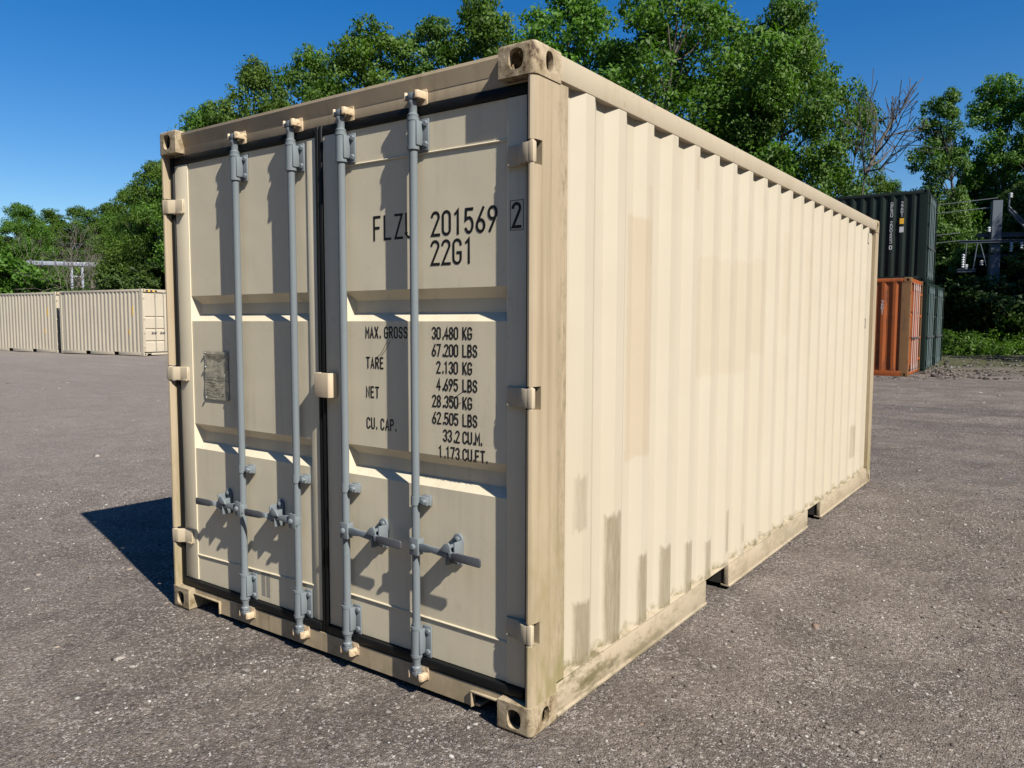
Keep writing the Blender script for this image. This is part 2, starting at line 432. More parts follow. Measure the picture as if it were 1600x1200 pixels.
def castings(root, mat, Hc):
    for (sx, sy, sz), me in CAST.items():
        o = bpy.data.objects.new('corner_casting', me); COL.objects.link(o); o.parent = root
        o.location = (W*sx, L*sy, Hc*sz); o.material_slots[0].link = 'OBJECT'; o.material_slots[0].material = mat
def rails(root, mt, mb, Hc):
    for x in (0, 1):
        s = (lambda a, c: (W-c, W-a) if x else (a, c))
        bm = BM(); a, c = s(.0, .062); box(bm, a, c, CY, L-CY, Hc-.105, Hc-.012, .004); part('top_rail', bm, mt, root)
        bm = BM(); a, c = s(.002, .030)
        yp = [2.004-.27, 2.004+.08, 4.054-.27, 4.054+.10]
        for y0, y1 in ((CY, yp[0]), (yp[1], yp[2]), (yp[3], L-CY)):
            box(bm, a, c, y0, y1, .030, .150, .002); a2, c2 = s(.0-.006, .05); box(bm, a2, c2, y0, y1, .018, .030, .002)
        a, c = s(.004, .045); box(bm, a, c, CY, L-CY, .1525, .160, .002)
        part('bottom_rail', bm, mb, root)
def common_shell(root, mt, Hc, mat_side, mat_end, n=20):
    part('side_panel', side_panel_bm(1, .160, Hc-.105, n), mat_side, root, smooth=False)
    part('side_panel', side_panel_bm(0, .160, Hc-.105, n), mat_side, root, smooth=False)
    # roof sheet with shallow cross corrugations
    bm = BM(); ys = [];
    y = .06; k = 0
    while y < L-.06: ys.append((y, Hc-.022 if (k//2) % 2 else Hc-.008)); y += .11 if k % 2 else .03; k += 1
    ra = [bm.verts.new((.03, a, c)) for a, c in ys]; rb = [bm.verts.new((W-.03, a, c)) for a, c in ys]
    for i in range(len(ys)-1): bm.faces.new((ra[i], ra[i+1], rb[i+1], rb[i]))
    part('roof', bm, mt, root, smooth=False)
    # blank end wall
    bm = BM(); xs = []; x = .05; k = 0
    while x < W-.05: xs.append((x, L-.008 if (k//2) % 2 else L-.05)); x += .11 if k % 2 else .05; k += 1
    ra = [bm.verts.new((a, c, .10)) for a, c in xs]; rb = [bm.verts.new((a, c, Hc-.1)) for a, c in xs]
    for i in range(len(xs)-1): bm.faces.new((ra[i], ra[i+1], rb[i+1], rb[i]))
    box(bm, CX, W-CX, L-.06, L-.006, Hc-.11, Hc-.005); box(bm, CX, W-CX, L-.06, L-.006, .03, .12)
    part('end_wall', bm, mat_end, root, smooth=False)
    # floor and cross members, seen through the forklift pockets
    bm = BM(); box(bm, .05, W-.05, .12, L-.08, .135, .158); y = .3
    while y < L-.2:
        if not (1.65 < y < 2.15 or 3.7 < y < 4.25): box(bm, .05, W-.05, y, y+.045, .035, .134)
        y += .3
    for yy in (1.70, 2.09, 3.75, 4.16): box(bm, .032, W-.032, yy, yy+.006, .03, .134)
    part('underframe', bm, M['dark'], root, smooth=False)

HZ = (2.20, 1.303, .402)
BARS = (.648, 1.072, 1.410, 1.835)
def door_leaf(xa, xb, sl, sr, z0=.166, z1=2.418, recess=((1.588, 1.722), (.900, 1.035))):
    """door: flat stiles, sheet set 6 mm back with two pressed horizontal channels"""
    bm = BM(); yf = .050; yp = .056; yb = .095
    box(bm, xa, xa+sl, yf, .1, z0, z1, .003); box(bm, xb-sr, xb, yf, .1, z0, z1, .003)
    pa, pb = xa+sl, xb-sr
    zs = [z0]
    for a, c in sorted(recess): zs += [a, c]
    zs.append(z1)
    def Q(*p): bm.faces.new([bm.verts.new(v) for v in p])
    for i in range(0, len(zs), 2): Q((pa, yp, zs[i]), (pb, yp, zs[i]), (pb, yp, zs[i+1]), (pa, yp, zs[i+1]))
    for a, c in recess:
        e = .034; lo = a+.036; hi = c-.042; il, ir = pa+e, pb-e
        Q((pa, yp, c), (pb, yp, c), (ir, yb, hi), (il, yb, hi)); Q((il, yb, lo), (ir, yb, lo), (pb, yp, a), (pa, yp, a))
        Q((il, yb, lo), (il, yb, hi), (pa, yp, c), (pa, yp, a)); Q((ir, yb, hi), (ir, yb, lo), (pb, yp, a), (pb, yp, c)); Q((il, yb, lo), (ir, yb, lo), (ir, yb, hi), (il, yb, hi))
    box(bm, pa, pb, .1005, .108, z0, z1)
    return bm, pa, pb
def gasket_bm(xa, xb, Hc=H):
    bm = BM(); y0, y1 = .040, .085
    xl = xa-.030 if xa < .5 else xa-.0215; xr = xb+.030 if xb > 2 else xb+.0215
    box(bm, xl, xa, y0, y1, .122, Hc-.128, .008); box(bm, xb, xr, y0, y1, .122, Hc-.128, .008)
    box(bm, xa+.001, xb-.001, y0+.004, y1, Hc-.172, Hc-.130, .010); box(bm, xa+.001, xb-.001, y0-.006, y1, .124, .163, .008)
    return bm
def guide_bm(x, z0, z1, cap_up):
    """sleeve round the bar with its bolted flange"""
    bm = BM(); y = .018; r = .0235
    vlathe(bm, x, y, [(z0, .018), (z0, .025), (z0+.012, .0255), (z0+.012, r), (z1-.012, r), (z1-.012, .0255), (z1, .0255), (z1, .018)], 24)
    box(bm, x, x+.030, .008, .044, z0+.016, z1-.012, .004)
    box(bm, x+.010, x+.058, .044, .0545, z0-.004, z1-.001, .0045)
    for zz in (z0+.022, z1-.022):
        t = BM(); vlathe(t, 0, 0, [(0, .013), (.006, .013), (.009, .009)], 6); join(bm, t, Matrix.Translation((x+.044, .044, zz)) @ Matrix.Rotation(R(90), 4, 'X'))
    return bm
def bar_bm(x, Hc):
    bm = BM(); y = .018
    t = Hc-H
    vlathe(bm, x, y, [(.112, .012), (.112, .020), (.124, .021), (.130, .0165), (.150, .0165), (.160, .021), (.300, .021), (.300, .019), (.318, .019), (.318, .0172), (2.262+t, .0172), (2.268+t, .018),
                      (2.405+t, .021), (2.416+t, .023), (2.422+t, .0165), (2.452+t, .0165), (2.460+t, .021), (2.470+t, .020), (2.474+t, .012)], 24)
    return bm
def cam_bm(x, z, up):
    """hooked cam on the end of the bar"""
    bm = BM(); s = 1 if up else -1
    def bx(x0, x1, y0, y1, a, c, bv=.003): box(bm, x+x0, x+x1, y0, y1, z+min(a*s, c*s), z+max(a*s, c*s), bv)
    bx(-.015, .016, .000, .034, 0, .028, .005); bx(-.032, -.010, .004, .018, .004, .020, .003); bx(.008, .028, .004, .022, .004, .015, .003)
    return bm
def keeper_bm(x, z, up, yb):
    """keeper bolted on the header or sill: two hooked jaws round the cam"""
    bm = BM(); s = 1 if up else -1
    jr = [(x+.015, .003), (x+.032, -.005), (x+.044, .002), (x+.046, yb), (x+.022, yb), (x+.026, .016)]
    jl = [(x-.024, yb), (x-.040, yb), (x-.042, .008), (x-.032, .002), (x-.026, .010)]
    a, c = z-.002*s, z+.029*s
    prism(bm, jr, 2, min(a, c), max(a, c), .004); prism(bm, jl, 2, min(a, c), max(a, c), .004)
    box(bm, x-.044, x+.050, yb-.004, yb+.004, z-.03, z+.04, .002)
    return bm
def handle_bm(x, z, s, rx=.205):
    """swing handle: hub bracket on the bar, forged arm, flat grip; s=+1 points right, -1 left"""
    bm = BM(); mt = Matrix.Translation((x, 0, z)) @ Matrix.Diagonal((s, 1, 1, 1))
    t = BM()
    box(t, -.014, .034, -.008, -.003, -.038, .036, .002); box(t, .028, .034, -.004, .030, -.036, .034, .002); box(t, -.017, .017, -.004, .03, -.022, .022, .004)
    vl = BM(); vlathe(vl, 0, 0, [(0, .013), (.008, .013), (.012, .008)], 8); join(t, vl, Matrix.Translation((.012, -.011, 0)) @ Matrix.Rotation(R(90), 4, 'X'))
    prism(t, [(.030, -.015), (.060, -.019), (.10, -.013), (.165, -.020), (.20, -.024), (.215, -.016), (.215, .006), (.19, .012), (.10, .013), (.060, .018), (.030, .013)], 1, -.001, .011, .002)
    prism(t, [(rx-.055, .008), (rx-.026, .040), (rx-.006, .046), (rx+.002, .036), (rx+.010, .004)], 1, -.010, -.002, .002)     # latch tongue
    box(t, .205, .232, -.015, .004, -.013, .010, .002)
    join(bm, t, mt); return bm
def grip_bm(x, z, s):
    bm = BM(); t = BM(); prism(t, [(.222, -.013), (.250, -.020), (.362, -.024), (.368, -.018), (.368, .006), (.362, .012), (.250, .014), (.222, .010)], 1, -.016, -.008, .0015)
    join(bm, t, Matrix.Translation((x, 0, z)) @ Matrix.Diagonal((s, 1, 1, 1))); return bm
def retainer_bm(x, z, s):
    bm = BM(); t = BM()
    pl = [(-.022, -.055), (.022, -.055)]+[(.026*math.cos(R(a)), .045+.030*math.sin(R(a))) for a in range(0, 181, 20)]
    prism(t, pl, 1, .044, .0555, .002)
    box(t, -.024, -.016, -.006, .046, -.05, .03, .002); box(t, .016, .024, -.002, .046, -.03, .05, .002); box(t, -.02, .022, .016, .024, -.036, -.026, .002)
    for zz in (-.043, .052):
        v = BM(); vlathe(v, 0, 0, [(0, .012), (.007, .012), (.010, .007)], 6); join(t, v, Matrix.Translation((0, .045, zz)) @ Matrix.Rotation(R(90), 4, 'X'))
    join(bm, t, Matrix.Translation((x, 0, z)) @ Matrix.Diagonal((s, 1, 1, 1))); return bm
def midguide_bm(x, z):
    bm = BM(); vlathe(bm, x, .018, [(z-.019, .0205), (z+.019, .0205)], 20); box(bm, x, x+.060, .018, .042, z-.018, z+.018, .004); box(bm, x+.02, x+.062, .036, .0555, z-.022, z+.022, .004)
    t = BM(); vlathe(t, 0, 0, [(0, .014), (.014, .014), (.018, .008)], 6); join(bm, t, Matrix.Translation((x+.048, .022, z)) @ Matrix.Rotation(R(90), 4, 'X'))
    return bm
def hinge_bm(right, z):
    """strap bolted to the door, knuckle sitting in the notch of the post"""
    bm = BM(); f = (lambda a: W-a) if right else (lambda a: a)
    arm = [(.030, .004), (.060, .010), (.090, .034), (.150, .0375), (.150, .0500), (.062, .0500), (.060, .046), (.030, .022)]
    t = BM(); prism(t, [(f(a), c) for a, c in arm], 2, z-.036, z+.036, .003)
    prism(t, [(f(.062), .036), (f(.146), .0345), (f(.146), .050), (f(.062), .050)], 2, z-.04, z-.028, .002)
    join(bm, t)
    box(bm, min(f(.007), f(.036)), max(f(.007), f(.036)), .004, .030, z-.040, z+.040, .008)
    cyl(bm, (f(.021), .016, z-.052), (f(.021), .016, z+.052), .010, 12)
    tube(bm, [(f(.148), .050, z-.036), (f(.1535), .048, z), (f(.148), .050, z+.036)], .0035, 6)
    return bm

def main_container():
    root = empty('shipping_container'); tag(root, 'large cream shipping container in the foreground with closed double doors and grey locking bars', 'shipping container')
    castings(root, M['cast'], H)
    for x in (0, 1):
        part('corner_post', post_mesh(x, 0, HZ, H), M['post'], root); part('corner_post', post_mesh(x, 1, None, H), M['post'], root)
    rails(root, M['header2'], M['rail'], H)
    common_shell(root, M['header'], H, M['side'], M['cream'])
    # header: drip lip, sloped band, upright band
    bm = BM()
    prism(bm, [(.035, 2.578), (.035, 2.570), (.034, 2.566), (.052, 2.508), (.052, 2.462), (.14, 2.462), (.14, 2.578)], 0, CX-.004, W-CX+.004, .0015)
    prism(bm, [(.052, 2.47), (.052, 2.463), (.14, 2.463), (.14, 2.47)], 0, .036, CX-.004); prism(bm, [(.052, 2.47), (.052, 2.463), (.14, 2.463), (.14, 2.47)], 0, W-CX+.004, W-.036)
    part('header', bm, M['header'], root)
    # sill with the two notches beside the castings
    bm = BM(); xa, xb = CX, W-CX
    pts = [(xa, .117), (xa, .086), (.395, .086), (.395, .026), (2.125, .026), (2.125, .086), (xb, .086), (xb, .117)]
    prism(bm, pts, 1, .040, .052)
    box(bm, .36, 2.15, .052, .12, .026, .036); box(bm, xa-.12, xb+.12, .0525, .14, .100, .1165)
    for a, c, z0, z1 in ((.395, .403, .026, .090), (2.117, 2.125, .026, .090)): box(bm, a, c, .028, .040, z0, z1, .002)
    for a, c in ((xa, .403), (2.117, xb)): box(bm, a, c, .028, .0398, .086, .094, .002)
    part('sill', bm, M['sill'], root)
    # doors
    for di, (xa, xb, sl, sr) in enumerate(((.066, 1.2085, .115, .065), (1.2555, 2.374, .125, .092))):
        bm, pa, pb = door_leaf(xa, xb, sl, sr)
        # weld beads
        tube(bm, [(pa+.002, .054, .338-.03*(1-di)), (pb-.002, .054, .328)], .0045, 6)
        if di: tube(bm, [(pa+.002, .054, 2.270), (pb-.002, .054, 2.266)], .0045, 6)
        tube(bm, [(pa+.004, .054, z0) for z0 in ()] or [(pa, .053, .17), (pa, .053, 2.41)], .0035, 6)
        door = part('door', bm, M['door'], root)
        obj('gasket', gasket_bm(xa, xb), M['rubber'], door)
        for hz in HZ: obj('hinge', hinge_bm(di == 1, hz), M['hinge'], door)
        s = 1 if di else -1
        for bi in ((2, 3) if di else (0, 1)):
            x = BARS[bi]; hz = .652 if di else .640
            obj('handle_retainer', retainer_bm(x+s*(.205 if di else .165), hz, s), M['galv'], door)
            bar = part('locking_bar', bar_bm(x, H), M['galv'], root)
            for z0, z1 in ((2.278, 2.404), (.168, .302)): obj('guide_bracket', guide_bm(x, z0, z1, z0 > 1), M['galv'], bar)
            obj('guide_bracket', midguide_bm(x, .842), M['galv'], bar)
            obj('handle', handle_bm(x, hz, s, .205 if di else .165), M['galv'], bar); obj('handle_grip', grip_bm(x, hz, s), M['grip'], bar)
            obj('cam', cam_bm(x, 2.474, True), M['galv'], bar); obj('cam', cam_bm(x, .112, False), M['galv'], bar)
            part('cam_keeper', keeper_bm(x, 2.478, True, .050), M['keeper'], root); part('cam_keeper', keeper_bm(x, .100, False, .040), M['keeper'], root)
        if di == 0:
            bm = BM(); NX, NZ = 8, 10      # slightly buckled plate
            g = [[bm.verts.new((.298+.205*i/NX, .050-.003*math.sin(i*1.1+k*.7)*math.sin(k*.9), 1.176+.253*k/NZ)) for i in range(NX+1)] for k in range(NZ+1)]
            for k in range(NZ):
                for i in range(NX): bm.faces.new((g[k][i], g[k][i+1], g[k+1][i+1], g[k+1][i]))
            pl = obj('data_plate', bm, M['plate'], door)
            bm = BM()
            for a in (.306, .495):
                for c in (1.184, 1.345, 1.421):
                    bm = BM(); t = BM(); vlathe(t, 0, 0, [(0, .007), (.004, .006), (.006, .003)], 10); join(bm, t, Matrix.Translation((a, .047, c)) @ Matrix.Rotation(R(90), 4, 'X'))
                    obj('rivet', bm, M['bolt'], door)
            bm = BM(); rr = random.Random(3)
            for zc, x0, x1, hh in [(1.408, .325, .475, .0065), (1.398, .335, .465, .0065)]+[(1.29-.014*i, .316, .40 if i % 3 else .47, .003) for i in range(7)]:
                x = x0
                while x < x1:
                    wd = rr.uniform(.006, .022); box(bm, x, min(x+wd, x1), .0452, .0458, zc, zc+hh); x += wd+.004
            obj('plate_print', bm, M['platetext'], door)['kind'] = 'stuff'
            bm = BM()
            for a, c in ((.735, .765), (.775, .803)): box(bm, a, c, .0550, .0556, .195, .318)
            obj('grey_patch', bm, M['smear'], door)
        else:
            bm = BM(); put = lambda u, v, k: (u, .0550-.0002*k, v)
            text(bm, 'FLZU', 1.570, 1.937, .096, .0625, .0105, put, 1.0); obj('lettering', bm, M['ink'], door)
            bm = BM(); text(bm, '201569', 1.901, 1.936, .090, .0580, .0115, put, 1.02); obj('lettering', bm, M['ink'], door)
            bm = BM(); text(bm, '22G1', 1.898, 1.819, .092, .0580, .0110, put, 1.02); obj('lettering', bm, M['ink'], door)
            sm = .0068; hh = .045
            for s_, x, zc in (('MAX. GROSS', 1.512, 1.540), ('TARE', 1.514, 1.407), ('NET', 1.512, 1.278), ('CU. CAP.', 1.513, 1.140)):
                bm = BM(); text(bm, s_, x, zc-hh/2, hh, .0285, sm, put, .95); obj('lettering', bm, M['ink'], door)
            for k, (nm, un, x) in enumerate((('30.480', 'KG', 1.900), ('67.200', 'LBS', 1.900), ('2.130', 'KG', 1.924), ('4.695', 'LBS', 1.924), ('28.350', 'KG', 1.900), ('62.505', 'LBS', 1.900), ('33.2', 'CU.M.', 1.958), ('1.173', 'CU.FT.', 1.932))):
                zc = 1.540-.0697*k
                xx = x; bm = BM()
                for ch in nm:
                    text(bm, ch, xx+(.004 if ch == '.' else 0), zc-hh/2, hh, 0, sm, put, .95); xx += .0150 if ch == '.' else .0256
                xx = 2.062
                for ch in un:
                    text(bm, ch, xx, zc-hh/2, hh, 0, sm, put, .95); xx += .012 if ch == '.' else .0262
                obj('lettering', bm, M['ink'], door)
            # scuffs over the lettering
            for pl in ([(1.640, 1.500), (1.610, 1.455), (1.575, 1.425)], [(1.66, 1.505), (1.635, 1.47), (1.60, 1.43)], [(2.075, 1.315), (2.03, 1.288), (1.995, 1.272)], [(2.02, 1.245), (2.05, 1.262)]):
                bm = BM(); tube(bm, [(a, .0552, c) for a, c in pl], [.0012]*len(pl), 4); obj('scratch', bm, M['ink'], door)
            bm = BM(); put = lambda u, v, k: (u, .0492-.0002*k, v)
            text(bm, '2', 2.309, 1.941, .086, .0625, .0115, put, .95)
            t = .0022
            for a0, a1, c0, c1 in ((2.296, 2.358, 1.928, 1.928+t), (2.296, 2.358, 2.040-t, 2.040), (2.296, 2.296+t, 1.928+t, 2.040-t), (2.358-t, 2.358, 1.928+t, 2.040-t)): box(bm, a0, a1, .0490, .0496, c0, c1)
            obj('check_digit', bm, M['ink'], door)
            bm = BM(); prism(bm, [(1.226, .036), (1.226, .004), (1.234, -.004), (1.326, -.004), (1.334, .004), (1.334, .044), (1.326, .046), (1.322, .010), (1.240, .008), (1.236, .040)], 2, 1.243, 1.354, .002)
            obj('seam_cover', bm, M['keeper2'], door)
    bm = BM(); box(bm, W-.0025, W-.0015, 5.555, 5.568, 2.33, 2.43); box(bm, W-.0025, W-.0015, 5.569, 5.59, 2.33, 2.345)
    part('stencil_mark', bm, M['ink'], root)
    bm = BM(); box(bm, W-.0025, W-.0015, 5.565, 5.58, 1.545, 1.635); box(bm, W-.0025, W-.0015, 5.545, 5.564, 1.629, 1.635); box(bm, W-.0025, W-.0015, 5.545, 5.564, 1.545, 1.551)
    part('stencil_mark', bm, M['ink'], root)
    return root
M['header2'] = paint('top rail paint', (.42, .355, .26), (.28, .22, .13), .45, .35, .5)
M['sill'] = paint('sill paint', (.47, .38, .255), (.22, .16, .08), .9, .35, .55, low=.5)
M['hinge'] = paint('hinge paint', (.50, .42, .30), (.3, .2, .1), .4, .3, .5)
M['keeper2'] = paint('seam cover paint', (.54, .44, .31), (.3, .2, .1), .2, .1, .45)
M['smear'] = NB('grey smear').fin((.30, .28, .235), .6)
M['platetext'] = NB('plate print').fin((.13, .115, .085), .6)
main_container()

# ---------------------------------------------------------------- background containers
def simple_container(name, label, Hc, body, post, bars, castm, loc, rz, group=None, extras=None, n=20):
    root = empty(name, loc, rz); tag(root, label, 'shipping container', group)
    castings(root, castm, Hc)
    for x in (0, 1):
        part('corner_post', post_mesh(x, 0, None, Hc), post, root); part('corner_post', post_mesh(x, 1, None, Hc), post, root)
    rails(root, body, body, Hc); common_shell(root, body, Hc, body, body, n)
    bm = BM(); box(bm, CX-.004, W-CX+.004, .03, .14, Hc-.13, Hc-.012, .003); box(bm, .04, W-.04, .05, .12, Hc-.131, Hc-.12)
    part('header', bm, body, root)
    bm = BM(); box(bm, CX, .20, .03, .12, .03, .118, .003); box(bm, .41, 2.03, .03, .12, .03, .118, .003); box(bm, 2.238, W-CX, .03, .12, .03, .118, .003); box(bm, CX, W-CX, .032, .12, .095, .117)
    part('sill', bm, body, root)
    t = Hc-H
    rec = tuple((zc-.05, zc+.05) for zc in (.62, 1.15, 1.68)) if t > 0 else ((1.588, 1.722), (.9, 1.035))
    for di, (xa, xb) in enumerate(((.066, 1.2085), (1.2555, 2.372))):
        bm, pa, pb = door_leaf(xa, xb, .09, .08, .166, Hc-.173, rec)
        door = part('door', bm, body, root)
        obj('gasket', gasket_bm(xa, xb, Hc), M['rubber'], door)
        for hz in (2.2+t, 1.6, 1.0, .402): obj('hinge', hinge_bm(di == 1, hz), body, door)
        s = 1 if di else -1
        for bi in ((2, 3) if di else (0, 1)):
            x = BARS[bi]
            bar = part('locking_bar', bar_bm(x, Hc), bars, root)
            for z0, z1 in ((2.278+t, 2.404+t), (.168, .302)): obj('guide_bracket', guide_bm(x, z0, z1, True), bars, bar)
            obj('handle', handle_bm(x, 1.0, s), M['grip2'], bar)
    if extras: extras(root)
    return root
M['grip2'] = NB('dark handle').fin((.09, .095, .10), .5)
M['tan'] = paint('tan paint, newer', (.49, .43, .33), (.3, .24, .15), .2, .05, .5)
M['tanpost'] = paint('tan post', (.46, .41, .315), (.3, .24, .15), .2, .05, .5)
M['tanbar'] = NB('tan bar').fin((.33, .31, .27), .5)
M['green'] = paint('dark green container paint', (.0022, .0115, .0085), (.02, .025, .02), .2, .15, .62)
M['greenbar'] = paint('pale green-grey bar', (.12, .165, .165), (.1, .12, .12), .4, .3, .45)
M['orange'] = paint('faded orange container paint', (.30, .075, .016), (.08, .03, .02), 1.2, .5, .55)
M['woodpost'] = paint('rusty ochre post', (.20, .105, .045), (.07, .04, .025), 1.0, .9, .7)
M['pinkbar'] = paint('whitish worn bars', (.46, .34, .30), (.3, .2, .16), .4, .2, .5)
M['green2'] = paint('worn teal green paint', (.007, .021, .018), (.07, .07, .06), .5, .3, .5)

def hc_marks(root):
    Hc = 2.896
    for q in ((.0, .0022, .64, .71, 1.75, 2.15), (.0, .0022, .91, .985, .92, 1.14)):
        bm = BM(); box(bm, *q); part('yellow_sticker', bm, M['yellow'], root)
    for k in range(3):       # yellow and black height warning on the header
        bm = BM(); box(bm, .10+k*.22, .20+k*.22, .0262, .0275, Hc-.115, Hc-.045); part('yellow_stripe', bm, M['yellow'], root)
        bm = BM(); box(bm, .205+k*.22, .315+k*.22, .0262, .0275, Hc-.115, Hc-.045); part('black_stripe', bm, M['ink'], root)
RZ = R(96.5)
pr = at(225, 556, 33.8); c1 = simple_container('shipping_container', 'tan high-cube container at the left edge of the yard with its barred doors facing right', 2.896, M['tan'], M['tanpost'], M['tanbar'], M['tanpost'], (pr[0], pr[1], float(hgt(pr[0], pr[1]))), RZ, 'tan containers across the yard', hc_marks, 20)
c2 = copy_tree(c1); pl = at(90, 552, 37.3); c2.location = (pl[0], pl[1], float(hgt(pl[0], pl[1])))
c2['label'] = 'tan high-cube container at the far left, cut off by the left frame edge'

RZ2 = R(92.0)
def put_green_text(root):
    bm = BM(); put = lambda u, v, k: (.0005-.0003*k, u, v)
    for i, ch in enumerate('GESU 200453'):
        text(bm, ch, 0, 0, .09, 0, .0135, lambda u, v, k, i=i: (.0025-.0003*k, .975-u, 2.20-i*.108+v), 1.5)
    for i, ch in enumerate('22G1'): text(bm, ch, 0, 0, .09, 0, .0135, lambda u, v, k, i=i: (.0025-.0003*k, .705-u, 2.20-i*.11+v), 1.4)
    text(bm, '0', 0, 0, .10, 0, .024, lambda u, v, k: (.0025-.0003*k, .975-u, .95+v), 1.5)
    box(bm, -.0008, .0006, 1.62-1, .73, 1.42, 1.58)
    part('white_lettering', bm, M['white'], root)
    bm = BM(); box(bm, -.0008, .0006, .62, .73, 1.66, 1.82); part('yellow_sticker', bm, M['yellow'], root)
po = at(1419, 584, 20.4); gz = float(hgt(po[0], po[1]))
def orange_marks(root):
    bm = BM()
    for i, ch in enumerate('2G1'): text(bm, ch, 0, 0, .10, 0, .014, lambda u, v, k, i=i: (.0025-.0003*k, .705-u, 1.9-i*.13+v), 1.2)
    part('white_lettering', bm, M['white'], root)
    bm = BM(); box(bm, 1.3, 1.5, .046, .0495, .95, 1.5); part('red_panel', bm, M['redp'], root)
M['redp'] = NB('red door plate').fin((.65, .06, .03), .5)
c3 = simple_container('shipping_container', 'orange container with a rusty ochre corner post on the ground below the dark green one', H, M['orange'], M['woodpost'], M['pinkbar'], M['woodpost'], (po[0], po[1], gz), RZ2, None, orange_marks)
# two green ones behind it, side by side
pg = at(1433, 580, 23.55)
def row_loc(k, dx=0.):       # k containers behind the orange one
    return (po[0]+math.cos(RZ2)*2.50*k+dx, po[1]+math.sin(RZ2)*2.50*k, gz)
c4 = simple_container('shipping_container', 'green container on the ground right behind the orange one, under the dark green top container', H, M['green2'], M['green'], M['greenbar'], M['green'], row_loc(1, .12), RZ2, 'green containers on the ground')
c5 = copy_tree(c4); c5.location = row_loc(2, .12); c5['label'] = 'rearmost green container on the ground with nothing on top, nearest the trees'
c6 = simple_container('shipping_container', 'dark green container on top of the stack with white vertical lettering and a yellow sticker', H, M['green'], M['green'], M['greenbar'], M['green'], (row_loc(1, .05)[0], row_loc(1)[1], gz+H+.01), RZ2, None, put_green_text)

# ---------------------------------------------------------------- ground
def ground():
    xs = np.concatenate([np.linspace(-400, -60, 18), np.linspace(-55, -12, 24), np.linspace(-10, 12, 90), np.linspace(14, 60, 24), np.linspace(70, 400, 14)])
    ys = np.concatenate([np.linspace(-300, -15, 14), np.linspace(-12, 12, 96), np.linspace(13, 60, 50), np.linspace(65, 400, 26)])
    X, Y = np.meshgrid(xs, ys); Z = hgt(X, Y)
    # tiny unevenness, none under the container
    d = np.maximum(np.maximum(-X, X-W), np.maximum(-Y, Y-L)); k = np.clip((d-.1)/1.5, 0, 1)
    Z = Z+k*(.012*np.sin(X*1.3+Y*.7)+.010*np.sin(Y*1.9-X*.6)+.006*np.sin(X*3.7+1)*np.sin(Y*3.1)) - .004*(d > 0)
    nx, ny = len(xs), len(ys)
    v = np.stack([X, Y, Z], -1).reshape(-1, 3); i = np.arange(nx*ny).reshape(ny, nx)
    f = np.stack([i[:-1, :-1], i[:-1, 1:], i[1:, 1:], i[1:, :-1]], -1).reshape(-1, 4)
    me = bpy.data.meshes.new('ground'); me.from_pydata(v.tolist(), [], f.tolist())
    b = NB('packed gravel and asphalt millings'); T = b.tc()
    big = b.noise(.35, 4, .6); mid = b.noise(1.6, 5, .65); mid2 = b.noise(5.5, 4, .6)
    c = b.mix(b.rng(big, .35, .65), (.150, .127, .108), (.200, .172, .148))
    c = b.mix(b.rng(mid, .42, .62, 0, .85), c, (.098, .082, .072))
    c = b.mix(b.rng(mid2, .52, .72, 0, .5), c, (.205, .172, .14))
    stk = b.noise(1, 4, .6, b.mapping((.16, .9, 1), (3, 1, 0)))
    c = b.mix(b.math('MULTIPLY', b.rng(stk, .46, .66), b.rng(b.sep()[1], 4, 9)), c, (.085, .074, .068))
    Rn = b.vor(105, 'F1', out='Color'); sc = b.n.new('ShaderNodeSeparateColor'); b.put(sc.inputs[0], Rn)
    g = sc.outputs[0]; D = b.vor(105, 'F1')
    c = b.mix(b.rng(b.math('ADD', b.sep()[0], b.math('MULTIPLY', big, 6)), 3, -3, 0, .5), c, (.275, .245, .22))
    c = b.mix(b.rng(g, .0, .35, .6, 0), c, (.06, .053, .05))
    loose = b.rng(b.noise(2.7, 4, .7), .40, .60, .4, 1)
    c = b.mix(b.math('MULTIPLY', b.rng(g, .66, 1., 0, .8), loose), c, (.45, .42, .40))
    R2 = b.vor(38, 'F1', out='Color'); s2 = b.n.new('ShaderNodeSeparateColor'); b.put(s2.inputs[0], R2); D2 = b.vor(38, 'F1')
    sp = b.math('MULTIPLY', b.rng(s2.outputs[1], .95, .97), b.rng(D2, .42, .34))
    c = b.mix(b.math('MULTIPLY', sp, .75), c, (.42, .38, .34))
    sp2 = b.math('MULTIPLY', b.rng(s2.outputs[2], .95, .97), b.rng(D2, .5, .35))
    c = b.mix(b.math('MULTIPLY', sp2, .55), c, (.045, .042, .044))
    gr = b.noise(210, 2, .6)
    c = b.mix(b.rng(gr, .3, .7, .35, 0), c, (.055, .048, .044))
    # verge: brown litter and grass towards the trees
    o = b.sep(); e = b.math('ADD', o[1], b.math('MULTIPLY', b.noise(.5, 4, .6), 7))
    ver = b.rng(e, 25.5, 30)
    far = b.mix(b.rng(b.noise(3.2, 5, .7), .4, .6), (.085, .068, .045), (.05, .075, .022))
    c = b.mix(ver, c, far)
    e2 = b.math('ADD', b.math('MULTIPLY', o[0], -1), b.math('MULTIPLY', b.noise(.3, 3, .6), 6)); c = b.mix(b.rng(e2, 43, 46), c, far)
    hh = b.math('ADD', b.math('MULTIPLY', D, -.5), b.math('MULTIPLY', gr, .6)); hh = b.math('ADD', hh, b.math('MULTIPLY', D2, -.45)); hh = b.math('ADD', hh, b.math('MULTIPLY', b.noise(14, 4, .7), 1.2))
    hh = b.math('ADD', hh, b.math('MULTIPLY', b.noise(4.5, 5, .65), 2.2)); b.bump(hh, 1.0, .022)
    c = b.mix(1., c, (1.36, 1.32, 1.28), 'MULTIPLY')
    mt = b.fin(c, .92, 0, .25)
    o = link_mesh('ground', me, mt, None, True, 180); tag(o, kind='structure')
ground()

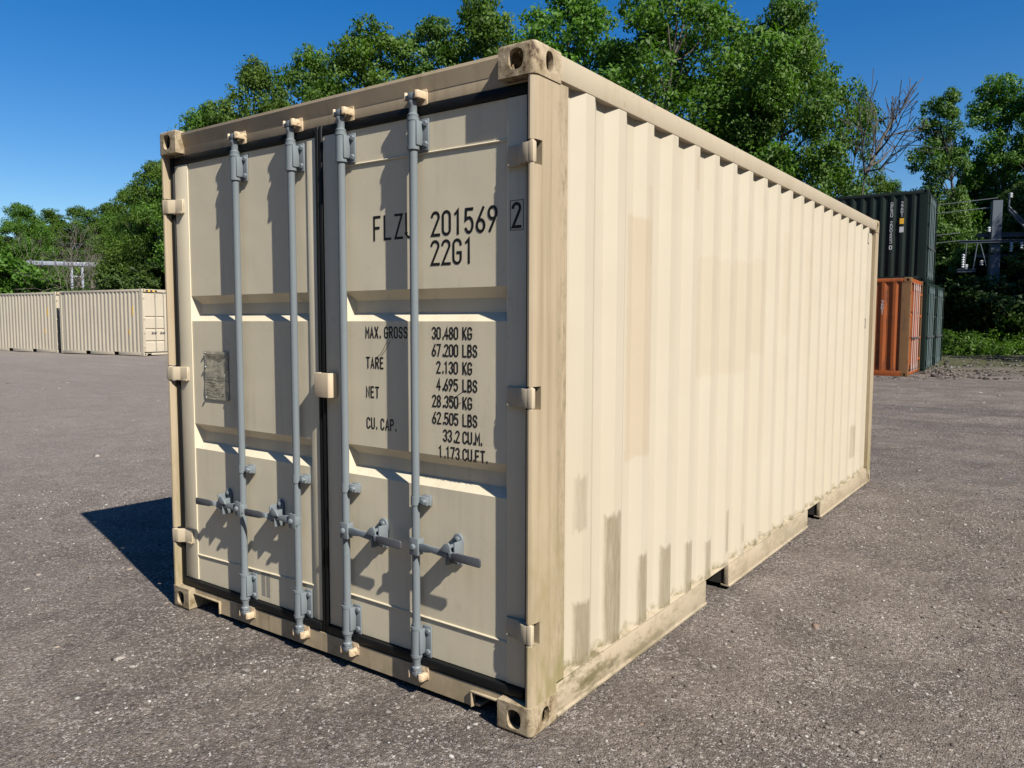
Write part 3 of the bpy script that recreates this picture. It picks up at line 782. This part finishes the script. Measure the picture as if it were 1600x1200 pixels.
def ico():
    t = bmesh.new(); bmesh.ops.create_icosphere(t, subdivisions=1, radius=1); t.verts.ensure_lookup_table()
    v = np.array([p.co[:] for p in t.verts]); f = np.array([[q.index for q in p.verts] for p in t.faces]); t.free(); return v, f
IV, IF = ico()
def stones(name, P, S, flat, mat, seed=1):
    """many small angular stones as one mesh; P positions, S sizes"""
    g = np.random.default_rng(seed); n = len(P); nv = len(IV)
    V = IV[None]*(1+.35*g.standard_normal((n, nv, 1))).clip(.5, 1.5)
    V = V*(S[:, None, None]*np.stack([g.uniform(.7, 1.3, n), g.uniform(.6, 1, n), g.uniform(*flat, n)], -1)[:, None, :])
    a = g.uniform(0, 6.28, n); c, s = np.cos(a)[:, None], np.sin(a)[:, None]
    tl = g.normal(0, .25, n)[:, None]
    x = V[..., 0]*c-V[..., 1]*s; y = V[..., 0]*s+V[..., 1]*c; z = V[..., 2]+x*tl*.4
    V = np.stack([x, y, z], -1)+P[:, None, :]
    F = (IF[None]+(np.arange(n)*nv)[:, None, None]).reshape(-1, 3)
    me = mesh_np(name, V.reshape(-1, 3), F, np.repeat(g.random(n), len(IF)))
    return link_mesh(name, me, mat, None, False)
def mesh_np(name, V, F, tint=None):
    me = bpy.data.meshes.new(name); k = F.shape[1]
    me.vertices.add(len(V)); me.vertices.foreach_set('co', V.astype(np.float32).ravel())
    me.loops.add(F.size); me.loops.foreach_set('vertex_index', F.astype(np.int32).ravel())
    me.polygons.add(len(F)); me.polygons.foreach_set('loop_start', np.arange(0, F.size, k, dtype=np.int32)); me.polygons.foreach_set('loop_total', np.full(len(F), k, dtype=np.int32))
    me.update(calc_edges=True)
    if tint is not None:
        at_ = me.attributes.new('tint', 'FLOAT', 'FACE'); at_.data.foreach_set('value', tint.astype(np.float32))
    return me
def tinted(name, cols, rough=.8):
    b = NB(name); a = b.n.new('ShaderNodeAttribute'); a.attribute_name = 'tint'
    r = b.n.new('ShaderNodeValToRGB'); e = r.color_ramp.elements
    while len(e) < len(cols): e.new(.5)
    for i, c in enumerate(cols): e[i].position = i/(len(cols)-1); e[i].color = (*c, 1)
    b.put(r.inputs[0], a.outputs['Fac']); return b, r.outputs[0], a.outputs['Fac']
b, c, _ = tinted('loose stones', [(.06, .052, .048), (.12, .105, .094), (.17, .15, .132), (.25, .23, .21), (.42, .40, .37)]); M['stone'] = b.fin(c, .9, 0, .2)
b, c, _ = tinted('pale chips', [(.20, .14, .11), (.28, .23, .18), (.34, .31, .27), (.22, .19, .165)]); M['chip'] = b.fin(c, .85, 0, .2)
def scatter(n, x0, x1, y0, y1, seed, clear=.02):
    g = np.random.default_rng(seed); x = g.uniform(x0, x1, n); y = g.uniform(y0, y1, n)
    k = ~((x > -clear) & (x < W+clear) & (y > -clear) & (y < L+clear))
    x, y = x[k], y[k]
    return x, y
def g_ok(x, y, far):     # inside the view wedge and near
    d = np.stack([x-CAM[0], y-CAM[1], 0*x-CAM[2]], -1); z = d@AF; u = (d@AR)/z*FPX; v = -(d@AU)/z*FPX
    return (z > .3) & (abs(u) < 1050) & (v < 800) & (z < far)
def uneven(x, y):
    d = np.maximum(np.maximum(-x, x-W), np.maximum(-y, y-L)); k = np.clip((d-.1)/1.5, 0, 1)
    return hgt(x, y)+k*(.012*np.sin(x*1.3+y*.7)+.010*np.sin(y*1.9-x*.6)+.006*np.sin(x*3.7+1)*np.sin(y*3.1))-.004
x, y = scatter(330000, -9, 12, -2.4, 14, 5); k = g_ok(x, y, 7.5); k &= (np.sin(x*2.1+1.3*np.sin(y*1.7))+np.sin(y*2.9+x*.8+1.1*np.sin(x*3.3))+np.random.default_rng(1).normal(0, .9, len(x))) > -.4; x, y = x[k], y[k]
S = np.random.default_rng(2).gamma(2.4, .0017, len(x)).clip(.002, .014)
o = stones('gravel', np.stack([x, y, uneven(x, y)+S*.15], -1), S, (.35, .75), M['stone'], 3); tag(o, kind='stuff')
x, y = scatter(2600, -22, 12, -2, 24, 9, .05); k = g_ok(x, y, 24); x, y = x[k], y[k]
S = np.random.default_rng(4).gamma(2.0, .0065, len(x)).clip(.006, .045)
o = stones('stone_chips', np.stack([x, y, uneven(x, y)+S*.05], -1), S, (.15, .4), M['chip'], 6); tag(o, kind='stuff')

# ---------------------------------------------------------------- foliage
def leaf_material(name, cols, trans=.35):
    b, c, fac = tinted(name, cols)
    oi = b.n.new('ShaderNodeObjectInfo')
    h = b.n.new('ShaderNodeHueSaturation'); b.put(h.inputs['Color'], c); b.put(h.inputs['Value'], b.rng(oi.outputs['Random'], 0, 1, .82, 1.15)); b.put(h.inputs['Hue'], b.rng(oi.outputs['Random'], 0, 1, .49, .515))
    c = h.outputs[0]
    b.fin(c, .55, 0, .3)
    t = b.n.new('ShaderNodeBsdfTranslucent'); b.put(t.inputs['Color'], b.mix(1., c, (.9, 1.15, .35), 'MULTIPLY'))
    mx = b.n.new('ShaderNodeMixShader'); mx.inputs[0].default_value = trans
    b.t.links.new(b.b.outputs[0], mx.inputs[1]); b.t.links.new(t.outputs[0], mx.inputs[2]); b.t.links.new(mx.outputs[0], b.out.inputs['Surface'])
    return b.m
M['leaf'] = leaf_material('spring leaves', [(.038, .072, .010), (.075, .142, .018), (.110, .200, .026), (.165, .265, .042)], .42)
M['leafd'] = leaf_material('dark leaves', [(.020, .040, .008), (.038, .074, .013), (.065, .115, .02), (.11, .165, .03)], .25)
M['leafy'] = leaf_material('yellowish leaves', [(.035, .075, .014), (.065, .13, .022), (.11, .18, .035), (.16, .23, .05)])
b = NB('bark'); M['bark'] = b.fin(b.mix(b.rng(b.noise(1, 5, .7, b.mapping((9, 9, 1.5))), .35, .65), (.045, .037, .03), (.11, .095, .078)), .9); b.bump(b.noise(1, 4, .7, b.mapping((14, 14, 2))), .6, .03)
b = NB('pale bark'); M['twig'] = b.fin(b.mix(b.noise(6, 3), (.20, .17, .14), (.11, .095, .08)), .9)

def leaves(C, Rr, n_each, size, g, squash=.75):
    """C clump centres (k,3), Rr radii (k,), leaves folded quads; returns V, F, tint"""
    k = len(C); n = np.maximum(4, (n_each*(Rr/Rr.mean())**2).astype(int)); idx = np.repeat(np.arange(k), n); N = len(idx)
    d = g.standard_normal((N, 3)); d /= np.linalg.norm(d, axis=1)[:, None]
    # lumpy sub-structure inside each clump
    sub = g.integers(0, 9, N); sd = g.standard_normal((k, 9, 3)); sd /= np.linalg.norm(sd, axis=2)[..., None]
    d2 = sd[idx, sub]*.85+d*(.55*g.random(N)**.5)[:, None]
    mixm = g.random(N) < .8
    p = np.where(mixm[:, None], d2, d*(g.random(N)**.4)[:, None])
    p[:, 2] *= squash
    P = C[idx]+p*Rr[idx][:, None]
    nrm = p*.9+g.standard_normal((N, 3))*.55+np.array([0, 0, .35]); nrm /= np.linalg.norm(nrm, axis=1)[:, None]
    t = np.cross(nrm, g.standard_normal((N, 3))); t /= np.linalg.norm(t, axis=1)[:, None]+1e-9; t[:, 2] -= .25; s = np.cross(nrm, t); s /= np.linalg.norm(s, axis=1)[:, None]+1e-9
    sz = (size*g.uniform(.6, 1.35, N))[:, None]
    V = np.stack([P-t*sz*.6, P+s*sz*.36+nrm*sz*.10, P+t*sz*.7-nrm*sz*.12, P-s*sz*.36+nrm*sz*.10], 1).reshape(-1, 3)
    F = np.arange(4*N).reshape(N, 4)
    ct = g.random(k)
    tint = (.5*g.random(N)+.35*ct[idx]+.15*g.random((k, 9))[idx, sub]).clip(0, 1)
    return V, F, tint
def limb(bm, a, b, r0, r1, g, seg=6, n=5, sag=.08):
    a = np.array(a); b = np.array(b); L_ = np.linalg.norm(b-a); pts = []
    off = g.normal(0, .05*L_, 3)
    for i in range(n+1):
        t = i/n; p = a+(b-a)*t+off*math.sin(math.pi*t)+np.array([0, 0, -sag*L_*math.sin(math.pi*t)])
        pts.append(p)
    tube(bm, pts, [r0+(r1-r0)*i/n for i in range(n+1)], seg, cap=False)
    return pts
def tree_proto(kind, seed, h=15., rad=4.2, base=.18, nclump=150, nleaf=500, leafsize=.13, mat='leaf', lean=0):
    """returns (trunk mesh, crown mesh) of a tree standing at the origin"""
    g = np.random.default_rng(seed); C = []; Rr = []
    lobes = 5 + seed % 3; la = g.uniform(0, 6.28, lobes); lz = g.uniform(.25, .85, lobes); lw = g.uniform(.3, .6, lobes)
    while len(C) < nclump:
        t = g.random(); a = g.uniform(0, 6.28)
        if kind == 'oval': prof = math.sin(math.pi*min(1, (t*.93+.07))**.75)**.7
        elif kind == 'tall': prof = (1.04-t)**.5*min(1, .45+t*2.2)
        else: prof = (1-t**2.2)**.6*min(1, .5+t*1.8)
        bulge = 1+sum(lw[i]*.55*math.exp(-((math.atan2(math.sin(a-la[i]), math.cos(a-la[i]))/.7)**2+((t-lz[i])/.16)**2)) for i in range(lobes))-.16
        r = rad*prof*bulge*(g.random()**.42)
        z = h*(base+(1-base)*t)
        cr = g.uniform(.5, 1.25)*rad/4.2*(1.1-.45*t)
        C.append((r*math.cos(a)+lean*z*.12, r*math.sin(a), z-cr*.4)); Rr.append(cr)
    C = np.array(C); Rr = np.array(Rr)
    V, F, tint = leaves(C, Rr, nleaf, leafsize, g)
    crown = mesh_np('crown', V, F, tint); crown.materials.append(M[mat])
    bm = BM(); top = np.array([lean*h*.11, 0, h*.82]); tp = limb(bm, (0, 0, -.3), top, .027*h**.9*.8, .03, g, 9, 10, 0)
    order = g.permutation(nclump)[:46]
    for i in order:
        c = C[i]; z0 = max(h*base*.7, min(h*.8, c[2]-np.hypot(c[0], c[1])*.75)); j = min(len(tp)-1, int(z0/(h*.82)*10)); s = tp[j]
        limb(bm, s, c, .035+.045*(1-z0/h)*h/15, .012, g, 5, 5)
    tm = bpy.data.meshes.new('trunk'); bm.to_mesh(tm); bm.free(); tm.polygons.foreach_set('use_smooth', [True]*len(tm.polygons)); tm.materials.append(M['bark'])
    return tm, crown
PROTO = {
 'oval1': (tree_proto('oval', 1, 15, 4.6, .12), 15), 'oval2': (tree_proto('round', 2, 15, 4.8, .12, 160), 15), 'oval3': (tree_proto('oval', 3, 15, 4.3, .08, 160, 420), 15),
 'tall1': (tree_proto('tall', 4, 15, 3.9, .08, 140, 400), 15), 'tall2': (tree_proto('tall', 5, 15, 3.5, .10, 120, 420, .125, 'leafy'), 15),
 'loose': (tree_proto('oval', 6, 15, 3.8, .2, 80, 220, .13, 'leaf', .4), 15),
 'dark1': (tree_proto('round', 7, 12, 4.4, .03, 130, 400, .15, 'leafd'), 12), 'bush': (tree_proto('round', 8, 4, 2.6, .02, 60, 330, .12, 'leaf'), 4), 'bushd': (tree_proto('round', 9, 4, 2.8, .02, 60, 330, .12, 'leafd'), 4),
}
def plant_tree(kind, x, y, h, wide, label, cat='tree', name='broadleaf_tree', group='trees behind the yard', rz=None):
    (tm, cm), h0 = PROTO[kind]; s = h/h0
    root = empty(name, (x, y, float(hgt(x, y))-.05), random.uniform(0, 6.28) if rz is None else rz); root.scale = (s*wide, s*wide, s)
    tag(root, label, cat, group)
    for n_, me in (('trunk', tm), ('crown', cm)):
        o = bpy.data.objects.new(n_, me); COL.objects.link(o); o.parent = root
    return root
def tree_px(kind, px, depth, top, wide, label, **k):
    p = at(px, 506, depth); h = 1.58+(506-top)/FPX*depth-float(hgt(p[0], p[1]))
    return plant_tree(kind, float(p[0]), float(p[1]), h, wide, label, **k)
T = [
 # kind, px, depth, top y, width factor, label
 ('oval2', 335, 44, 170, 0.92, 'round tree crown above the near container roofline, just past its top left corner'),
 ('oval1', 408, 42, 108, 0.92, 'broad lumpy tree above the container header, between its left corner and second locking bar'),
 ('tall1', 492, 45, 92, 0.92, 'pointed tree above the header over the second and third locking bars'),
 ('tall1', 585, 43, 48, 1.02, 'tall pointed tree above the header, over the third locking bar'),
 ('tall2', 676, 44, 42, 1.08, 'narrow pointed tree over the fourth locking bar, left of the gap of sky'),
 ('tall1', 757, 43, 10, 0.92, 'tall thin-topped tree just left of the top corner casting'),
 ('oval3', 885, 39, -30, 1.02, 'large leafy tree rising out of the frame directly behind the top corner casting'),
 ('oval1', 1050, 38, -60, 1.08, 'very tall tree cut off by the top of the frame right of the corner casting'),
 ('oval2', 1215, 37, 8, 0.80, 'big rounded tree with a full bright crown over the middle of the container roofline'),
 ('oval3', 1150, 41, 70, 0.8, 'darker tree filling the gap between the tallest tree and the big rounded one'),
 ('loose', 1318, 38, 140, 0.62, 'thin feathery tree at the right flank of the big rounded one'),
 ('tall2', 1462, 39, 148, 0.86, 'narrow tree standing alone against the sky above the stacked containers'),
 ('tall1', 1545, 41, 128, 0.92, 'tall pointed tree above the steel mast near the right edge'),
 ('tall2', 1612, 39, 125, 0.92, 'tree at the right frame edge, cut off by it'),
 ('oval3', 1385, 46, 286, 0.97, 'low far tree behind the top green container, left part'),
 ('dark1', 1440, 44, 290, 0.97, 'low dark tree just right behind the top green container'),
 ('dark1', 1515, 43, 262, 0.97, 'dark bushy tree behind the steel mast'),
 ('dark1', 1590, 38, 285, 0.97, 'dark bushy tree right of the steel mast at the frame edge'),
 ('oval2', 258, 46, 255, 0.97, 'tall leafy tree just left of the container\'s left corner post'),
 ('oval1', 205, 56, 300, 0.86, 'medium tree left of the tree beside the container post'),
 ('dark1', 222, 47, 372, 1.08, 'dark bush-like tree above the doors of the tan container at left'),
 ('oval2', 40, 54, 322, 0.97, 'dark rounded tree at the far left above the tan containers'),
 ('oval3', -30, 52, 318, 0.97, 'tree at the left frame edge'),
 ('oval1', 130, 70, 328, 1.5, 'distant tree on the low hill directly behind the bare shrub'),
 ('oval2', 180, 74, 322, 1.5, 'distant tree on the low hill right of the bare shrub'),
 ('oval3', 85, 72, 332, 1.5, 'distant tree on the hill, left of the bare shrub'),
]
for i, (k, px, d, top, wd, lb) in enumerate(T): tree_px(k, px, d, top, wd, lb)
B_ = [
 ('bush', 20, 46, 398, 1.3, 'bright green shrub behind the far-left tan container'), ('bush', 70, 47, 425, 1.2, 'low bright shrub right of the far-left one, above the tan containers'),
 ('bushd', 190, 44, 425, 1.2, 'dark shrub behind the right tan container, under the tall tree'), ('bushd', 245, 43, 410, 1.2, 'dark shrub hidden partly by the container corner post'),
 ('bushd', 140, 56, 432, 1.2, 'dim shrub below the steel beam at left'),
 ('bushd', 1475, 38, 400, 1.1, 'dark shrub between the green containers and the steel mast'), ('bushd', 1500, 42, 380, 1.2, 'dark shrub right behind the first one left of the mast'),
 ('bushd', 1530, 39.5, 420, 1.0, 'dark shrub at the foot of the steel mast'), ('bushd', 1580, 35.5, 370, 1.2, 'dark shrub right of the mast foot'), ('bushd', 1625, 37, 340, 1.3, 'tall dark shrub at the right frame edge'),
 ('bushd', 1455, 43, 350, 1.0, 'tall dark shrub showing just right of the green container doors'),
]
for k, px, d, top, wd, lb in B_: tree_px(k, px, d, top, wd, lb, cat='shrub', name='leafy_shrub', group='shrubs along the yard edge')
# the wood goes on to the right, out of the frame: it shades the verge
for x, y, h_, kd in ((9.5, 37, 14, 'oval1'), (16, 37, 15, 'oval2'), (19, 39, 16, 'oval3'), (24, 35, 15, 'oval1'), (7.5, 41, 13, 'oval2'), (12.5, 41, 15, 'oval3')):
    plant_tree(kd, x, y, h_, 1.0, 'tree of the wood beyond the right frame edge', group='trees beyond the right edge')
# far wood closing the gaps, plus an added ring that screens sky light
def far_wood_and_sky_screen():
    g = np.random.default_rng(21); C = []; Rr = []
    for az in np.linspace(-12, 78, 150):
        for row in range(2):
            d = 78+row*9+g.uniform(-3, 3); a = R(az+g.uniform(-.5, .5)); x = CAM[0]-math.sin(a)*d; y = CAM[1]+math.cos(a)*d; z0 = float(hgt(x, y))
            top = g.uniform(3.5, 6.5)
            for k in range(5): C.append((x+g.uniform(-1, 1), y+g.uniform(-1, 1), z0+top*(k+.4)/5)); Rr.append(g.uniform(1.2, 1.9))
    for az in np.linspace(95, 335, 150):      # unseen tree ring added behind the camera to cut sky fill on doors
        d = 33+g.uniform(-3, 3); a = R(az); x = CAM[0]-math.sin(a)*d; y = CAM[1]+math.cos(a)*d; top = g.uniform(16, 20)
        for k in range(9): C.append((x+g.uniform(-1, 1), y+g.uniform(-1, 1), top*(k+.4)/9)); Rr.append(g.uniform(1.5, 2.2))
    V, F, t = leaves(np.array(C), np.array(Rr), 70, .42, g)
    me = mesh_np('far_wood_and_sky_screen', V, F, t); me.materials.append(M['leaf']); o = bpy.data.objects.new('far_wood_and_sky_screen', me); COL.objects.link(o); tag(o, kind='stuff')
far_wood_and_sky_screen()
def ground_cover():
    g = np.random.default_rng(31); C = []; Rr = []
    for i in range(420):
        px = g.uniform(1440, 1680); d = g.uniform(29.5, 37); p = at(px, 506, d)
        C.append((p[0], p[1], float(hgt(p[0], p[1]))+g.uniform(.0, .65)*(1 if d > 31 else .4))); Rr.append(g.uniform(.22, .5))
    V, F, t = leaves(np.array(C), np.array(Rr), 110, .085, g, .8)
    me = mesh_np('ground_cover', V, F, t); me.materials.append(M['leaf']); o = bpy.data.objects.new('ground_cover', me); COL.objects.link(o); tag(o, kind='stuff')
    P = []
    for i in range(4200):
        px = g.uniform(1370, 1680); d = g.uniform(19.5, 31.5); p = at(px, 506, d); P.append((p[0], p[1], float(hgt(p[0], p[1]))))
    P = np.array(P); S = g.gamma(1.6, .014, len(P)).clip(.008, .13)
    o = stones('rubble', P, S, (.25, .6), M['chip2'], 12); tag(o, kind='stuff')
b, c, _ = tinted('rubble stones', [(.035, .032, .03), (.06, .054, .048), (.085, .077, .068), (.24, .225, .2)]); M['chip2'] = b.fin(c, .9, 0, .2)
ground_cover()

# bare shrubs and dead limbs
def bare_bm(seed, h, spread, depth=5, r0=.06, up=.55):
    g = np.random.default_rng(seed); bm = BM()
    def grow(p, d, l, r, k):
        e = p+d*l; mid = (p+e)/2+g.normal(0, .06*l, 3)
        tube(bm, [p, mid, e], [r, r*.82, r*.66], 4, cap=False)
        if k == 0: return
        for _ in range(g.integers(2, 4)):
            nd = d+g.normal(0, spread, 3); nd[2] += up*.25; nd /= np.linalg.norm(nd)
            grow(e, nd, l*g.uniform(.62, .85), r*.62, k-1)
    for s in range(3): 
        d = np.array([g.normal(0, .35), g.normal(0, .35), 1.]); d /= np.linalg.norm(d)
        grow(np.array([g.normal(0, .15), g.normal(0, .15), -.1]), d, h*.28, r0, depth)
    return bm
def bare(px, d, top, seed, label, mat, spread=.38, depth=6, wide=1, r0=.06):
    p = at(px, 506, d); z = float(hgt(p[0], p[1])); h = 1.58+(506-top)/FPX*d-z
    bm = bare_bm(seed, h, spread, depth, r0)
    zs = max(v.co.z for v in bm.verts); bmesh.ops.scale(bm, vec=(wide, wide, h/zs), verts=bm.verts)
    o = obj('bare_tree', bm, mat); o.location = (p[0], p[1], z-.1); tag(o, label, 'bare tree', 'leafless trees'); return o
bare(112, 49, 350, 3, 'leafless grey shrub behind the tan containers, round the steel beam', M['twig'], .42, 6, 1.15, .07)
bare(150, 47, 375, 4, 'smaller leafless grey shrub right of the steel beam posts', M['twig'], .4, 6, 1.)
def dead_tree():
    g = np.random.default_rng(5); bm = BM(); D0 = 33.
    base = at(1342, 506, D0); z0 = float(hgt(base[0], base[1]))
    def pts(pl, d0, d1): return [at(px, py, d0+(d1-d0)*i/(len(pl)-1)) for i, (px, py) in enumerate(pl)]
    def tw(P, r0, k=2):
        n = len(P); tube(bm, P, [r0+(.018-r0)*i/(n-1) for i in range(n)], 6, cap=False)
        if k:
            for i in range(1, n):
                for _ in range(2):
                    d = P[i]-P[i-1]; d = d/np.linalg.norm(d)+g.normal(0, .45, 3); d[2] += .15; d /= np.linalg.norm(d); L_ = g.uniform(.5, 1.3)
                    tw([P[i], P[i]+d*L_*.5+g.normal(0, .05, 3), P[i]+d*L_], r0*.45, k-1)
    tw([np.array([base[0], base[1], z0-.1])]+pts([(1344, 420), (1343, 330), (1352, 272)], D0, D0), .14, 0)
    for pl, dd, r in (([(1352, 272), (1368, 242), (1380, 215), (1392, 195), (1405, 177)], .8, .08), ([(1368, 242), (1385, 222), (1403, 197)], -1.2, .05), ([(1358, 260), (1378, 250), (1395, 229)], 1.5, .05),
                      ([(1352, 272), (1347, 235), (1351, 208)], -.8, .05), ([(1360, 258), (1365, 225), (1371, 188)], 1., .05), ([(1354, 268), (1375, 264), (1392, 243)], -1.6, .05)): tw(pts(pl, D0, D0+dd), r)
    o = obj('bare_tree', bm, M['bark']); tag(o, "dead tree with bare dark limbs against the sky above the container's far end", 'bare tree', 'leafless trees')
dead_tree()
bare(1520, 37.2, 400, 6, 'leafless brush left of the steel mast foot', M['twig'], .45, 6, 1.2, .04)
bare(1590, 36.0, 440, 8, 'leafless brush right of the steel mast foot', M['twig'], .45, 6, 1.2, .04)

# ---------------------------------------------------------------- overhead line mast, wires, gantry
M['steel'] = paint('blue-grey galvanised steel', (.11, .125, .155), (.05, .05, .06), .3, .2, .5)
M['porc'] = NB('pale insulator').fin((.62, .64, .66), .3)
M['wire'] = NB('wire').fin((.20, .21, .22), .5, .5)
def mast():
    D = 34.5; p = at(1550, 506, D); z0 = float(hgt(p[0], p[1])); root = empty('power_line_mast', (p[0], p[1], z0), YAW*.6)
    tag(root, 'blue-grey steel power line mast with cross arms among dark trees at the right', 'mast')
    Z = lambda py: 1.58+(506-py)/FPX*D-z0
    X = lambda px: (px-1552)/FPX*D
    bm = BM(); w_ = .19
    box(bm, -w_, w_, -.012, .012, 0, Z(314)); box(bm, -w_, -w_+.018, .012, .30, 0, Z(314)); box(bm, w_-.018, w_, .012, .30, 0, Z(314)); box(bm, -w_, w_, .30, .32, 0, Z(314))
    obj('column', bm, M['steel'], root)
    def arm(x0, x1, py, hh, y0=-.09):
        bm = BM(); z = Z(py); box(bm, X(x0), X(x1), y0, y0+.06, z-hh, z+hh, .004); box(bm, X(x0), X(x1), y0-.06, y0, z+hh-.02, z+hh, .002); box(bm, X(x0), X(x1), y0-.06, y0, z-hh, z-hh+.02, .002)
        obj('cross_arm', bm, M['steel'], root)
    arm(1530, 1604, 365.5, .09, .40); arm(1500, 1604, 377, .06); arm(1530, 1604, 397.5, .07, .40); arm(1496, 1522, 422, .07, -.35)
    bm = BM()
    for a, c in (((1566, 325), (1594, 357)), ((1566, 330), (1590, 360))): tube(bm, [(X(a[0]), -.1, Z(a[1])), (X(c[0]), -.2, Z(c[1]))], .05, 6)
    for a, c in (((1509, 380), (1506, 418)), ((1528, 380), (1536, 415)), ((1524, 380), (1518, 420))): tube(bm, [(X(a[0]), -.2, Z(a[1])), (X(c[0]), -.35, Z(c[1]))], .022, 5)
    tube(bm, [(X(1567), 0, Z(330)), (X(1567), 0, Z(304))], .04, 6)
    obj('brace', bm, M['steel'], root)
    for px, a, c in ((1540, 355, 363), (1590, 348, 360), (1572, 379, 394), (1586, 379, 390), (1506, 396, 418), (1532, 406, 414), (1511, 412, 420), (1568, 304, 312)):
        bm = BM(); z0_, z1_ = Z(c), Z(a); n = max(3, int((z1_-z0_)/.09)); prof = []
        for i in range(n): zz = z0_+(z1_-z0_)*i/n; dz = (z1_-z0_)/n; prof += [(zz, .03), (zz+dz*.35, .07), (zz+dz*.6, .07), (zz+dz*.95, .03)]
        vlathe(bm, X(px), -.12, prof, 10); obj('insulator', bm, M['porc'], root)
    return root
mast()
def wire(label, a, b_, sag, r=.018):
    a = np.array(a); b_ = np.array(b_); bm = BM(); n = 40
    tube(bm, [a+(b_-a)*i/n-np.array([0, 0, 4*sag*(i/n)*(1-i/n)]) for i in range(n+1)], r, 5)
    o = obj('overhead_wire', bm, M['wire']); tag(o, label, 'wire', 'overhead wires of the mast')
gp = at(105, 415, 56)
for lb, pa, dy in (('topmost thin overhead wire running left from the mast head', (1560, 309, 34.45), 1.6), ('second overhead wire, just below the mast head', (1548, 324, 34.3), 1.1), ('third overhead wire, level with the upper cross arm', (1500, 364, 34.4), .5), ('lowest overhead wire, level with the long cross arm', (1500, 376, 34.4), .1)):
    wire(lb, at(*pa), (gp[0], gp[1], gp[2]+dy), 1.2)
def gantry():
    D = 52; root = empty('steel_gantry', tuple(at(125, 506, D)[:2])+(float(hgt(*at(125, 506, D)[:2])),), YAW+.4); z0 = root.location.z
    tag(root, 'pale steel gantry beam on slim posts among the shrubs behind the tan containers', 'gantry')
    Z = lambda py: 1.58+(506-py)/FPX*D-z0; X = lambda px: (px-125)/FPX*D*1.05
    bm = BM(); box(bm, X(60), X(152), -.15, .15, Z(419), Z(413), .01); obj('beam', bm, M['galv2'], root)
    for px in (117, 131):
        bm = BM(); box(bm, X(px)-.07, X(px)+.07, -.07, .07, 0, Z(419), .01); obj('post', bm, M['galv2'], root)
    bm = BM()
    for px in (66, 80, 97, 108, 140): bm = BM(); box(bm, X(px)-.05, X(px)+.05, -.17, .17, Z(421), Z(411), .01); obj('clamp', bm, M['steel'], root)
    bm = BM(); box(bm, X(117), X(131)-.08, -.05, .05, Z(436), Z(434), .005); obj('tie_bar', bm, M['galv2'], root)
M['galv2'] = NB('pale galvanised steel').fin((.27, .29, .34), .45, .1)
gantry()
